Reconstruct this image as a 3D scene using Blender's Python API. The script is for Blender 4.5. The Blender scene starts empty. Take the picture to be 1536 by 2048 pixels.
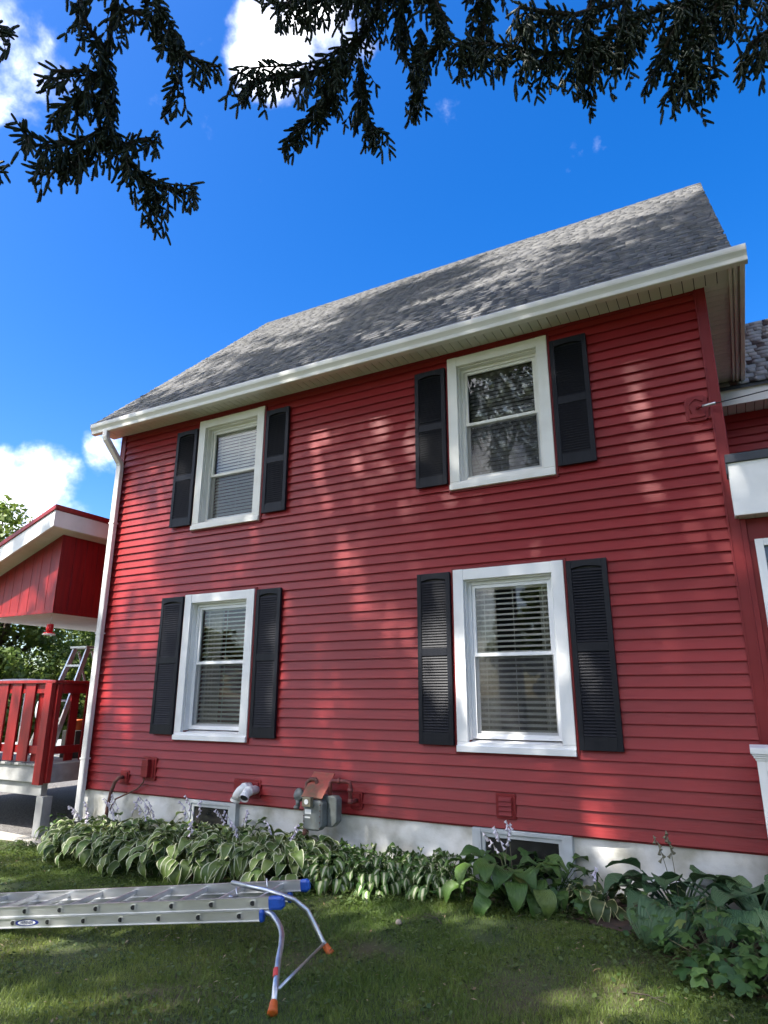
import bpy, math, random
import numpy as np
from mathutils import Vector, Matrix
rng = np.random.default_rng(7)
random.seed(7)
SC = bpy.context.scene
COL = SC.collection
rad = math.radians

# ------------------------------------------------------------------ camera
CAM = Vector((0.0, -6.16997, 1.1321))
cd = bpy.data.cameras.new('camera')
cd.sensor_fit = 'HORIZONTAL'; cd.sensor_width = 36.0
cd.lens = 36.0 * 1299.218 / 1536.0
cd.clip_start = 0.05; cd.clip_end = 3000
cam = bpy.data.objects.new('camera', cd); COL.objects.link(cam)
cr = Vector((0.88196752, 0.4713062, 0.00193859)); cu = Vector((0.12745012, -0.24245663, 0.96175426)); cf = Vector((-0.45375077, 0.84798894, 0.27390691))
M = Matrix((cr, cu, -cf)).transposed().to_4x4(); M.translation = CAM
cam.matrix_world = M
SC.camera = cam

# ------------------------------------------------------------------ light
SUN_EL, SUN_AZ = rad(52), rad(26)          # azimuth: to the left of the line from the wall to the camera
sdir = Vector((-math.sin(SUN_AZ)*math.cos(SUN_EL), -math.cos(SUN_AZ)*math.cos(SUN_EL), math.sin(SUN_EL)))
sl = bpy.data.lights.new('sun', 'SUN'); sl.energy = 2.8; sl.angle = rad(0.53); sl.color = (1.0, 0.955, 0.88)
so = bpy.data.objects.new('sun', sl); COL.objects.link(so)
so.rotation_euler = sdir.to_track_quat('Z', 'Y').to_euler()
so.location = (-8, -20, 30)

W = bpy.data.worlds.new('World'); SC.world = W; W.use_nodes = True
nt = W.node_tree; nt.nodes.clear()
def wn(t, **k):
    n = nt.nodes.new(t)
    for a, b in k.items(): setattr(n, a, b)
    return n
sky = wn('ShaderNodeTexSky'); sky.sky_type = 'NISHITA'; sky.sun_disc = False
sky.sun_elevation = SUN_EL; sky.sun_rotation = math.atan2(sdir.x, sdir.y)
sky.air_density = 1.0; sky.dust_density = 1.4; sky.ozone_density = 2.0
hs = wn('ShaderNodeHueSaturation'); hs.inputs['Hue'].default_value = 0.512; hs.inputs['Saturation'].default_value = 1.48; hs.inputs['Value'].default_value = 0.43
nt.links.new(sky.outputs[0], hs.inputs['Color'])
tc = wn('ShaderNodeTexCoord')
# scattered cumulus: soft-edged groups of cloud, broken up by noise, the last row unseen and added for neutral fill light
CLOUDS = [((-0.365,0.475,0.80),5.6,.9),((-0.42,0.49,0.765),3.8,.75),((-0.645,0.295,0.704),6.0,.5),
 ((-0.803,0.521,0.278),3.8,.95),((-0.835,0.475,0.258),4.2,.9),((-0.79,0.55,0.228),3.8,.75),((-0.748,0.582,0.319),3.2,.45),((-0.248,0.629,0.737),3.6,.2),
 ((0.5,-0.5,0.7),18,1),((-0.6,-0.6,0.5),17,1),((0.85,0.1,0.5),17,1),((-0.2,-0.3,0.93),12,1),((0.2,-0.85,0.45),19,1),((-0.95,-0.15,0.3),17,1),((-0.3,-0.9,0.25),17,1),((0.45,0.1,0.9),12,1)]
ns = wn('ShaderNodeTexNoise'); ns.inputs['Scale'].default_value = 8.0; ns.inputs['Detail'].default_value = 6.0; ns.inputs['Roughness'].default_value = 0.58; ns.inputs['Distortion'].default_value = 0.1
nt.links.new(tc.outputs['Generated'], ns.inputs['Vector'])
prev = None
for d, deg, w in CLOUDS:
    v = Vector(d).normalized()
    dp = wn('ShaderNodeVectorMath', operation='DOT_PRODUCT'); dp.inputs[1].default_value = v
    nt.links.new(tc.outputs['Generated'], dp.inputs[0])
    mr = wn('ShaderNodeMapRange'); mr.inputs[1].default_value = math.cos(rad(deg*1.05)); mr.inputs[2].default_value = 1.0; mr.inputs[3].default_value = 0; mr.inputs[4].default_value = w
    nt.links.new(dp.outputs['Value'], mr.inputs[0])
    if prev is None: prev = mr.outputs[0]
    else:
        mx = wn('ShaderNodeMath', operation='MAXIMUM'); nt.links.new(prev, mx.inputs[0]); nt.links.new(mr.outputs[0], mx.inputs[1]); prev = mx.outputs[0]
ad = wn('ShaderNodeMath', operation='MULTIPLY_ADD'); ad.inputs[1].default_value = 0.75
nt.links.new(prev, ad.inputs[0])
sc2 = wn('ShaderNodeMath', operation='MULTIPLY_ADD'); sc2.inputs[1].default_value = 1.3; sc2.inputs[2].default_value = -0.65
nt.links.new(ns.outputs['Fac'], sc2.inputs[0]); nt.links.new(sc2.outputs[0], ad.inputs[2])
den = wn('ShaderNodeMapRange'); den.interpolation_type = 'SMOOTHSTEP'; den.inputs[1].default_value = 0.205; den.inputs[2].default_value = 1.0
nt.links.new(ad.outputs[0], den.inputs[0])
cr2 = wn('ShaderNodeMapRange'); cr2.inputs[1].default_value = 0.36; cr2.inputs[2].default_value = 0.62; cr2.inputs[3].default_value = 2.4; cr2.inputs[4].default_value = 11.5
nt.links.new(ns.outputs['Fac'], cr2.inputs[0])
cc = wn('ShaderNodeVectorMath', operation='SCALE'); cc.inputs[0].default_value = (1.0, 0.975, 0.94)
nt.links.new(cr2.outputs[0], cc.inputs['Scale'])
mix = wn('ShaderNodeMix', data_type='RGBA'); nt.links.new(den.outputs[0], mix.inputs['Factor']); nt.links.new(hs.outputs[0], mix.inputs[6]); nt.links.new(cc.outputs[0], mix.inputs[7])
bg = wn('ShaderNodeBackground'); bg.inputs['Strength'].default_value = 0.15
wo = wn('ShaderNodeOutputWorld')
nt.links.new(mix.outputs[2], bg.inputs[0]); nt.links.new(bg.outputs[0], wo.inputs[0])
VS = SC.view_settings; VS.view_transform = 'Standard'; VS.look = 'None'; VS.gamma = 1.0; VS.use_curve_mapping = False
VS.exposure = 2.3
SC.cycles.max_bounces = 7; SC.cycles.transparent_max_bounces = 24
SC.cycles.diffuse_bounces = 3; SC.cycles.glossy_bounces = 3; SC.cycles.transmission_bounces = 4
SC.cycles.use_adaptive_sampling = True; SC.cycles.adaptive_threshold = 0.02
SC.cycles.use_denoising = True

# ------------------------------------------------------------------ materials
def N(t, typ, **k):
    n = t.nodes.new(typ)
    for a, b in k.items(): setattr(n, a, b)
    return n
def mat(name, col, rough=0.6, col2=None, scale=6.0, amt=1.0, bump=0.0, bscale=40.0, metal=0.0, spec=0.5, detail=6.0, stretch=(1,1,1), lo=.35, hi=.65, coat=0.0, rnd=0.0):
    m = bpy.data.materials.new(name); m.use_nodes = True; t = m.node_tree
    b = t.nodes['Principled BSDF']
    b.inputs['Roughness'].default_value = rough; b.inputs['Metallic'].default_value = metal
    b.inputs['Specular IOR Level'].default_value = spec; b.inputs['Coat Weight'].default_value = coat
    b.inputs['Base Color'].default_value = (*col, 1)
    tcn = N(t, 'ShaderNodeTexCoord'); mp = N(t, 'ShaderNodeMapping'); mp.inputs['Scale'].default_value = stretch
    t.links.new(tcn.outputs['Object'], mp.inputs[0])
    out = None
    if col2 is not None:
        n = N(t, 'ShaderNodeTexNoise'); n.inputs['Scale'].default_value = scale; n.inputs['Detail'].default_value = detail
        t.links.new(mp.outputs[0], n.inputs['Vector'])
        r = N(t, 'ShaderNodeMapRange'); r.inputs[1].default_value = lo; r.inputs[2].default_value = hi; r.inputs[4].default_value = amt
        t.links.new(n.outputs['Fac'], r.inputs[0])
        x = N(t, 'ShaderNodeMix', data_type='RGBA'); x.inputs[6].default_value = (*col, 1); x.inputs[7].default_value = (*col2, 1)
        t.links.new(r.outputs[0], x.inputs['Factor']); out = x.outputs[2]
    if rnd:
        oi = N(t, 'ShaderNodeObjectInfo'); rr = N(t, 'ShaderNodeMapRange'); rr.inputs[3].default_value = 1-rnd; rr.inputs[4].default_value = 1+rnd
        t.links.new(oi.outputs['Random'], rr.inputs[0])
        v = N(t, 'ShaderNodeVectorMath', operation='SCALE'); t.links.new(rr.outputs[0], v.inputs['Scale'])
        if out: t.links.new(out, v.inputs[0])
        else: v.inputs[0].default_value = col
        out = v.outputs[0]
    if out: t.links.new(out, b.inputs['Base Color'])
    if bump:
        n2 = N(t, 'ShaderNodeTexNoise'); n2.inputs['Scale'].default_value = bscale; n2.inputs['Detail'].default_value = 5
        t.links.new(mp.outputs[0], n2.inputs['Vector'])
        bp = N(t, 'ShaderNodeBump'); bp.inputs['Strength'].default_value = bump; bp.inputs['Distance'].default_value = 0.01
        t.links.new(n2.outputs['Fac'], bp.inputs['Height']); t.links.new(bp.outputs[0], b.inputs['Normal'])
    return m
def leafmat(name, g1, g2, trans=0.3, rough=0.45, rnd=0.25, edge=None, center=None, vein=0.0, attr=False):
    """leaf: u across, v along in UV; edge/center = cream colour of a variegated band"""
    m = bpy.data.materials.new(name); m.use_nodes = True; t = m.node_tree
    b = t.nodes['Principled BSDF']; b.inputs['Roughness'].default_value = rough; b.inputs['Specular IOR Level'].default_value = 0.45
    oi = N(t, 'ShaderNodeObjectInfo'); x = N(t, 'ShaderNodeMix', data_type='RGBA')
    x.inputs[6].default_value = (*g1, 1); x.inputs[7].default_value = (*g2, 1)
    if attr:
        at = N(t, 'ShaderNodeAttribute'); at.attribute_name = 'rnd'; t.links.new(at.outputs['Fac'], x.inputs['Factor'])
    else: t.links.new(oi.outputs['Random'], x.inputs['Factor'])
    col = x.outputs[2]
    if not attr:      # the odd leaf is yellowing
        yr = N(t, 'ShaderNodeMapRange'); yr.inputs[1].default_value = 0.985; yr.inputs[2].default_value = 0.998; yr.inputs[4].default_value = .7
        t.links.new(oi.outputs['Random'], yr.inputs[0])
        y2 = N(t, 'ShaderNodeMix', data_type='RGBA'); y2.inputs[7].default_value = (.26,.22,.06,1); t.links.new(yr.outputs[0], y2.inputs['Factor']); t.links.new(col, y2.inputs[6]); col = y2.outputs[2]
    uv = N(t, 'ShaderNodeTexCoord'); sp = N(t, 'ShaderNodeSeparateXYZ'); t.links.new(uv.outputs['UV'], sp.inputs[0])
    if edge or center:
        a1 = N(t, 'ShaderNodeMath', operation='MULTIPLY_ADD'); a1.inputs[1].default_value = 2; a1.inputs[2].default_value = -1
        t.links.new(sp.outputs[0], a1.inputs[0])
        a2 = N(t, 'ShaderNodeMath', operation='ABSOLUTE'); t.links.new(a1.outputs[0], a2.inputs[0])
        nz = N(t, 'ShaderNodeTexNoise'); nz.inputs['Scale'].default_value = 5; nz.inputs['Detail'].default_value = 3
        t.links.new(uv.outputs['UV'], nz.inputs['Vector'])
        a3 = N(t, 'ShaderNodeMath', operation='MULTIPLY_ADD'); a3.inputs[1].default_value = 0.5; t.links.new(nz.outputs['Fac'], a3.inputs[0]); t.links.new(a2.outputs[0], a3.inputs[2])
        r = N(t, 'ShaderNodeMapRange')
        if edge: r.inputs[1].default_value = 1.04; r.inputs[2].default_value = 1.16
        else: r.inputs[1].default_value = 0.62; r.inputs[2].default_value = 0.5
        t.links.new(a3.outputs[0], r.inputs[0])
        x2 = N(t, 'ShaderNodeMix', data_type='RGBA'); x2.inputs[7].default_value = (*(edge or center), 1)
        t.links.new(r.outputs[0], x2.inputs['Factor']); t.links.new(col, x2.inputs[6]); col = x2.outputs[2]
    t.links.new(col, b.inputs['Base Color'])
    if vein:
        wv = N(t, 'ShaderNodeMath', operation='MULTIPLY'); wv.inputs[1].default_value = 80; t.links.new(sp.outputs[0], wv.inputs[0])
        s = N(t, 'ShaderNodeMath', operation='SINE'); t.links.new(wv.outputs[0], s.inputs[0])
        bp = N(t, 'ShaderNodeBump'); bp.inputs['Strength'].default_value = vein; bp.inputs['Distance'].default_value = 0.004
        t.links.new(s.outputs[0], bp.inputs['Height']); t.links.new(bp.outputs[0], b.inputs['Normal'])
    tr = N(t, 'ShaderNodeBsdfTranslucent'); t.links.new(col, tr.inputs['Color'])
    ms = N(t, 'ShaderNodeMixShader'); ms.inputs[0].default_value = trans
    o = t.nodes['Material Output']
    t.links.new(b.outputs[0], ms.inputs[1]); t.links.new(tr.outputs[0], ms.inputs[2]); t.links.new(ms.outputs[0], o.inputs[0])
    return m
def glassmat(name, boost=1.5, tint=(.92,.95,.95), wob=0.0, wscale=3.0, rough=0.0):
    m = bpy.data.materials.new(name); m.use_nodes = True; t = m.node_tree; t.nodes.remove(t.nodes['Principled BSDF'])
    tr = N(t, 'ShaderNodeBsdfTransparent'); tr.inputs[0].default_value = (*tint, 1)
    gl = N(t, 'ShaderNodeBsdfGlossy'); gl.inputs['Roughness'].default_value = rough
    fr = N(t, 'ShaderNodeFresnel'); fr.inputs[0].default_value = 1.5
    mu = N(t, 'ShaderNodeMath', operation='MULTIPLY'); mu.inputs[1].default_value = boost; mu.use_clamp = True
    t.links.new(fr.outputs[0], mu.inputs[0])
    if wob:
        tcn = N(t, 'ShaderNodeTexCoord'); n = N(t, 'ShaderNodeTexNoise'); n.inputs['Scale'].default_value = wscale; n.inputs['Detail'].default_value = 4; n.inputs['Distortion'].default_value = 1.5
        t.links.new(tcn.outputs['Object'], n.inputs['Vector'])
        bp = N(t, 'ShaderNodeBump'); bp.inputs['Strength'].default_value = wob; bp.inputs['Distance'].default_value = 0.02
        t.links.new(n.outputs['Fac'], bp.inputs['Height'])
        t.links.new(bp.outputs[0], gl.inputs['Normal']); t.links.new(bp.outputs[0], fr.inputs['Normal'])
    ms = N(t, 'ShaderNodeMixShader'); t.links.new(mu.outputs[0], ms.inputs[0]); t.links.new(tr.outputs[0], ms.inputs[1]); t.links.new(gl.outputs[0], ms.inputs[2])
    t.links.new(ms.outputs[0], t.nodes['Material Output'].inputs[0])
    return m

M_ = {}
M_['siding'] = mat('red_vinyl', (0.222,0.011,0.012), .42, (0.255,0.016,0.017), 1.3, bump=.14, bscale=60, stretch=(.12,1,1.4), rnd=.09, spec=.36)
M_['redtrim'] = mat('red_trim', (0.17,0.010,0.012), .48, (0.205,.015,.017), 3, bump=.05, spec=.32)
M_['white'] = mat('white_trim', (0.80,0.80,0.78), .45, (0.70,0.70,0.67), 4, bump=.04, bscale=25, lo=.45, hi=.8)
M_['cream'] = mat('cream_trim', (0.76,0.75,0.69), .5, (0.68,0.66,0.59), 5, bump=.04, bscale=25, lo=.45, hi=.8)
M_['vinylwhite'] = mat('white_vinyl', (0.82,0.83,0.83), .35)
M_['soffit'] = mat('soffit_vinyl', (0.68,0.67,0.62), .5, (0.60,.59,.54), 3, rnd=.04)
M_['gutter'] = mat('gutter_aluminium', (0.72,0.71,0.66), .38, (0.60,.585,.53), 5, lo=.45, hi=.8, stretch=(.4,1,1), bump=.02)
M_['downspout'] = mat('downspout_paint', (0.66,0.645,0.62), .42, (0.56,.535,.51), 4, lo=.45, hi=.8)
M_['shutter'] = mat('black_shutter', (0.010,0.011,0.015), .45, (0.014,.015,.019), 8, spec=.18, bump=.06, bscale=80, stretch=(4,1,.4))
M_['found'] = mat('painted_stone', (0.76,0.75,0.71), .85, (0.36,0.34,0.26), 2.6, bump=1.0, bscale=8, lo=.46, hi=.70)
M_['bframe'] = mat('grey_white_frame', (0.50,0.53,0.53), .55, (0.4,.42,.42), 6)
M_['dark'] = mat('pipe_inside_shade', (0.03,0.03,0.03), .8)
M_['room'] = mat('room_paint', (0.22,0.20,0.17), .9)
M_['pane'] = glassmat('pane_glass', 1.5)
M_['pane_film'] = glassmat('film', 3.0, (.97,.97,.97), wob=1.0, wscale=5.0, rough=.05)
M_['slat'] = mat('blind_slat', (0.84,0.82,0.75), .5)
M_['slatdark'] = mat('blind_slat_grey', (0.42,0.42,0.40), .5)
M_['curtain'] = mat('sheer_curtain', (0.55,0.52,0.46), .9, (0.42,.40,.36), 12, stretch=(1,1,.1))
M_['deckred'] = mat('deck_red_paint', (0.27,0.009,0.009), .45, (0.19,.007,.008), 5, bump=.12, bscale=30, stretch=(4,4,.4))
M_['deckgrey'] = mat('grey_deck_paint', (0.36,0.36,0.35), .65, (0.26,.26,.25), 6, bump=.2, bscale=30)
M_['alu'] = mat('aluminium', (0.74,0.75,0.75), .36, (0.60,.61,.61), 9, metal=.8, stretch=(.3,1,1), bump=.05, bscale=60)
M_['steel'] = mat('galvanised_tube', (0.62,0.64,0.65), .35, (0.48,.5,.51), 14, metal=.9)
M_['blue'] = mat('blue_plastic', (0.012,0.085,0.42), .4, (0.008,.06,.33), 20)
M_['orange'] = mat('orange_plastic', (0.62,0.13,0.02), .5, (0.5,.10,.015), 30)
M_['rubber'] = mat('black_rubber', (0.015,0.015,0.015), .7)
M_['meter'] = mat('grey_meter_paint', (0.165,0.185,0.18), .5, (0.10,.11,.10), 9, bump=.1, bscale=40)
M_['rust'] = mat('rusty_pipe', (0.17,0.065,0.045), .75, (0.09,.045,.035), 18, bump=.4, bscale=60)
M_['rustplate'] = mat('flaking_red_board', (0.36,0.075,0.05), .7, (0.16,.095,.05), 5, bump=.5, bscale=18, lo=.42, hi=.6)
M_['pvc'] = mat('white_pvc', (0.80,0.79,0.75), .35, (0.68,.66,.6), 7, lo=.5, hi=.8)
M_['label'] = mat('label_white', (0.75,0.75,0.72), .5)
M_['asph'] = mat('porch_roof_edge', (0.022,0.027,0.036), .6, (0.035,.042,.055), 8)
M_['bark'] = mat('spruce_bark', (0.095,0.07,0.055), .9, (0.05,.038,.03), 12, bump=.8, bscale=25, stretch=(1,1,.3))
M_['redplastic'] = mat('red_feeder', (0.52,0.012,0.02), .25)
M_['limbbark_shaded'] = mat('limb_bark_shaded', (0.040,0.030,0.024), .9, (0.022,.017,.014), 20, bump=.8, bscale=40)  # darker copy of the bark: shade from the crown above put into the colour
M_['spruce'] = leafmat('spruce_needles', (0.014,0.027,0.018), (0.032,0.048,0.026), trans=.10, rough=.55, attr=True)  # needles darkened so the colour itself carries the backlit shade
M_['leaf'] = leafmat('broad_leaf', (0.09,0.15,0.022), (0.20,0.25,0.045), trans=.4, rough=.5, attr=True)
M_['leaf_dark'] = leafmat('shrub_leaf', (0.055,0.11,0.02), (0.14,0.19,0.035), trans=.4, rough=.5, attr=True)
M_['hostaA'] = leafmat('hosta_white_margin', (0.075,0.14,0.03), (0.15,0.21,0.05), .2, .42, edge=(.60,.62,.40), vein=.35)
M_['hostaB'] = leafmat('hosta_white_centre', (0.05,0.12,0.02), (0.10,0.17,0.035), .2, .42, center=(.48,.50,.32), vein=.3)
M_['hostaC'] = leafmat('hosta_green', (0.05,0.115,0.024), (0.09,0.165,0.032), .22, .4, vein=.5)
M_['hostaD'] = leafmat('hosta_yellow_margin', (0.055,0.09,0.03), (0.09,.12,.04), .2, .42, edge=(.46,.44,.22), vein=.3)
M_['hostaE'] = leafmat('hosta_blue', (0.05,0.115,0.05), (0.085,0.15,0.058), .12, .5, vein=.6)
M_['vine'] = leafmat('lobed_leaf', (0.035,0.09,0.025), (0.09,0.165,0.035), .25, .45)
M_['stalk'] = mat('flower_stalk', (0.16,0.15,0.09), .6)
M_['lilac'] = mat('lilac_flower', (0.55,0.48,0.60), .6, (0.66,.62,.68), 30)
M_['whitefl'] = mat('pale_flower', (0.74,0.68,0.74), .6)

# ------------------------------------------------------------------ mesh helpers
WL = {}
def wloc(o): return WL.get(o.name, Vector((0,0,0))) if o else Vector((0,0,0))
def tag(o, label=None, cat=None, group=None, kind=None):
    if label: o['label'] = label
    if cat: o['category'] = cat
    if group: o['group'] = group
    if kind: o['kind'] = kind
    return o
def empty(name, loc, label=None, cat=None, group=None, parent=None):
    o = bpy.data.objects.new(name, None); COL.objects.link(o); o.empty_display_size = .1
    o.location = Vector(loc) - wloc(parent); o.parent = parent; WL[o.name] = Vector(loc)
    tag(o, label, cat, group)
    return o
def obj(name, me, parent=None, loc=None, kind=None):
    """mesh data given relative to loc (world); default loc = parent's"""
    o = bpy.data.objects.new(name, me); COL.objects.link(o)
    pl = wloc(parent); L = Vector(loc) if loc is not None else pl.copy()
    o.parent = parent; o.location = L - pl; WL[o.name] = L
    if kind: o['kind'] = kind
    return o
class MB:
    def __init__(s): s.v = []; s.f = []; s.m = []
    def add(s, vs, fs, mi=0):
        b = len(s.v); s.v += [tuple(v) for v in vs]; s.f += [tuple(i+b for i in f) for f in fs]; s.m += [mi]*len(fs); return s
    def box(s, x0, x1, y0, y1, z0, z1, mi=0):
        return s.add([(x0,y0,z0),(x1,y0,z0),(x1,y1,z0),(x0,y1,z0),(x0,y0,z1),(x1,y0,z1),(x1,y1,z1),(x0,y1,z1)],
                     [(0,3,2,1),(4,5,6,7),(0,1,5,4),(1,2,6,5),(2,3,7,6),(3,0,4,7)], mi)
    def bar(s, a, b, w, h, up=(0,0,1), mi=0):
        a, b = Vector(a), Vector(b); d = (b-a).normalized(); sd = d.cross(Vector(up)).normalized(); u = sd.cross(d)
        q = [a+sd*i*w/2+u*j*h/2 for i,j in ((-1,-1),(1,-1),(1,1),(-1,1))] + [b+sd*i*w/2+u*j*h/2 for i,j in ((-1,-1),(1,-1),(1,1),(-1,1))]
        return s.add(q, [(0,1,2,3),(7,6,5,4),(0,4,5,1),(1,5,6,2),(2,6,7,3),(3,7,4,0)], mi)
    def tube(s, pts, r, n=8, cap=True, mi=0):
        pts = [Vector(p) for p in pts]; k = len(pts); rs = r if isinstance(r, (list,tuple)) else [r]*k
        vs = []; ref = None
        for i, p in enumerate(pts):
            t = (pts[min(i+1,k-1)] - pts[max(i-1,0)]).normalized()
            if ref is None: ref = Vector((0,0,1)) if abs(t.z) < .9 else Vector((1,0,0))
            a = t.cross(ref).normalized(); ref = a.cross(t).normalized(); b2 = ref
            for j in range(n):
                g = 2*math.pi*j/n; vs.append(p + a*math.cos(g)*rs[i] + b2*math.sin(g)*rs[i])
        fs = [(i*n+j, i*n+(j+1)%n, (i+1)*n+(j+1)%n, (i+1)*n+j) for i in range(k-1) for j in range(n)]
        if cap: fs += [tuple(reversed(range(n))), tuple(range((k-1)*n, k*n))]
        return s.add(vs, fs, mi)
    def lathe(s, c, prof, n=16, axis=(0,0,1), mi=0):
        c = Vector(c); ax = Vector(axis).normalized(); rf = Vector((1,0,0)) if abs(ax.x) < .8 else Vector((0,0,1)); a = ax.cross(rf).normalized(); b2 = ax.cross(a)
        vs = []; k = len(prof)
        for r, h in prof:
            for j in range(n):
                g = 2*math.pi*j/n; vs.append(c + ax*h + (a*math.cos(g) + b2*math.sin(g))*max(r,1e-4))
        fs = [(i*n+j, i*n+(j+1)%n, (i+1)*n+(j+1)%n, (i+1)*n+j) for i in range(k-1) for j in range(n)]
        fs += [tuple(reversed(range(n))), tuple(range((k-1)*n, k*n))]
        return s.add(vs, fs, mi)
    def prism(s, poly, axis, a, b, mi=0):
        """poly: 2d points; axis 'x': (y,z); 'y': (x,z); 'z': (x,y)"""
        f = {'x': lambda p,t: (t,p[0],p[1]), 'y': lambda p,t: (p[0],t,p[1]), 'z': lambda p,t: (p[0],p[1],t)}[axis]
        n = len(poly)
        vs = [f(p,a) for p in poly] + [f(p,b) for p in poly]
        return s.add(vs, [tuple(range(n)), tuple(reversed(range(n,2*n)))] + [(i,i+n,(i+1)%n+n,(i+1)%n) for i in range(n)], mi)
    def mesh(s, name, mats, off=(0,0,0), smooth=False):
        me = bpy.data.meshes.new(name)
        o = Vector(off)
        me.from_pydata([tuple(Vector(v)-o) for v in s.v], [], s.f)
        for m in (mats if isinstance(mats,(list,tuple)) else [mats]): me.materials.append(M_[m] if isinstance(m,str) else m)
        if len(set(s.m)) > 1: me.polygons.foreach_set('material_index', s.m)
        import bmesh
        bm = bmesh.new(); bm.from_mesh(me); bmesh.ops.recalc_face_normals(bm, faces=bm.faces); bm.to_mesh(me); bm.free()
        if smooth: me.polygons.foreach_set('use_smooth', [True]*len(me.polygons))
        return me
    def build(s, name, mats, parent=None, loc=None, smooth=False, bevel=0, kind=None):
        L = Vector(loc) if loc is not None else wloc(parent)
        o = obj(name, s.mesh(name, mats, L, smooth), parent, L, kind)
        if bevel:
            b = o.modifiers.new('bevel', 'BEVEL'); b.width = bevel; b.segments = 2; b.limit_method = 'ANGLE'
        return o
def npmesh(name, V, F, mats, attr=None, smooth=False, uv=None):
    """V (n,3) F (m,k) arrays"""
    me = bpy.data.meshes.new(name); k = F.shape[1]
    me.vertices.add(len(V)); me.vertices.foreach_set('co', np.ascontiguousarray(V, np.float32).ravel())
    me.loops.add(F.size); me.loops.foreach_set('vertex_index', F.ravel().astype(np.int32))
    me.polygons.add(len(F)); me.polygons.foreach_set('loop_start', np.arange(0, F.size, k, dtype=np.int32)); me.polygons.foreach_set('loop_total', np.full(len(F), k, np.int32))
    for m in (mats if isinstance(mats,(list,tuple)) else [mats]): me.materials.append(M_[m] if isinstance(m,str) else m)
    if attr is not None:
        a = me.attributes.new('rnd', 'FLOAT', 'POINT'); a.data.foreach_set('value', np.ascontiguousarray(attr, np.float32))
    if uv is not None:
        u = me.uv_layers.new(name='UVMap'); u.data.foreach_set('uv', np.ascontiguousarray(uv[F.ravel()], np.float32).ravel())
    if smooth: me.polygons.foreach_set('use_smooth', np.ones(len(F), bool))
    me.update(calc_edges=True)
    return me
def gz(x, y=0):
    return -0.42 + 0.025*min(max(x,-9.0),2.0)
def gzn(x, y):
    return -0.42 + 0.025*np.clip(x,-9.0,2.0)

# ------------------------------------------------------------------ ground (structure)
def make_ground():
    xs = np.concatenate([[-900,-300,-100,-40,-20], np.arange(-12,4.01,.25), [8,20,60,200,900]])
    ys = np.concatenate([[-900,-300,-100,-40,-15], np.arange(-8,4.01,.25), [8,20,60,200,900]])
    X, Y = np.meshgrid(xs, ys); near = (np.abs(X+4)<9)&(np.abs(Y+2)<7)
    Z = gzn(X,Y) + near*rng.normal(0,.006,X.shape)
    V = np.stack([X,Y,Z],-1).reshape(-1,3); nx = len(xs); ny = len(ys)
    i = np.arange(nx*ny).reshape(ny,nx)
    F = np.stack([i[:-1,:-1],i[:-1,1:],i[1:,1:],i[1:,:-1]],-1).reshape(-1,4)
    m = mat('lawn_soil', (0.036,0.056,0.012), .95, (0.07,0.06,0.024), .9, bump=.6, bscale=30, lo=.45, hi=.62)
    o = obj('ground', npmesh('ground', V, F, m, smooth=True)); tag(o, kind='structure', label='shaded green lawn in front of the red house')
    return o
make_ground()

# ------------------------------------------------------------------ house
EXP = 0.1016
XL, XR, ZT = -7.73, 0.153, 4.877
house = empty('house', (-3.8,0,0), 'two-storey red clapboard house with white-trimmed windows and black shutters', 'house')
WIN = [  # x0,x1 outer, z0,z1 outer, name
 (-2.48,-1.36,3.24,4.79,'UR'), (-2.48,-1.36,.635,2.385,'LR'), (-6.165,-5.045,3.24,4.79,'UL'), (-6.165,-5.045,.635,2.385,'LL')]
def opening(w): x0,x1,z0,z1,n = w; return (x0+.11, x1-.115, z0+.085, z1-.11)
# structural wall with window holes, other walls, floors inside
def wall_core():
    b = MB(); xs = sorted({XL+.01, XR-.01} | {v for w in WIN for v in opening(w)[:2]}); zs = sorted({-.02, ZT+.02} | {v for w in WIN for v in opening(w)[2:]})
    ops = [opening(w) for w in WIN]
    for i in range(len(xs)-1):
        for j in range(len(zs)-1):
            cx, cz = (xs[i]+xs[i+1])/2, (zs[j]+zs[j+1])/2
            if any(o[0]<cx<o[1] and o[2]<cz<o[3] for o in ops): continue
            b.box(xs[i], xs[i+1], 0.002, .16, zs[j], zs[j+1])
    b.build('front_wall', 'redtrim', house)
    b = MB(); b.prism([(.162,-.7),(7,-.7),(7,4.9),(3.5,8.7),(.162,5.3)], 'x', XL+.012, XL+.17); b.prism([(.162,-.7),(7,-.7),(7,4.9),(3.5,8.7),(.162,5.3)], 'x', XR-.17, XR-.012)
    b.box(XL+.18, XR-.18, 6.8, 7.0, -.7, 4.88)
    b.build('side_wall', 'redtrim', house)
    b = MB(); b.box(XL+.18, XR-.18, .17, 6.7, 2.55, 2.75); b.box(XL+.18, XR-.18, .17, 6.7, -.1, .05); b.box(XL+.18, XR-.18, .17, 6.7, 4.86, 4.95)
    b.box(XL+.18, XR-.18, 3.6, 3.7, .06, 2.54); b.box(XL+.18, XR-.18, 3.6, 3.7, 2.76, 4.85); b.box(-3.9,-3.8,.17,3.59,.06,2.54); b.box(-3.9,-3.8,.17,3.59,2.76,4.85)
    b.build('interior_partition', 'room', house)
wall_core()
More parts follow.
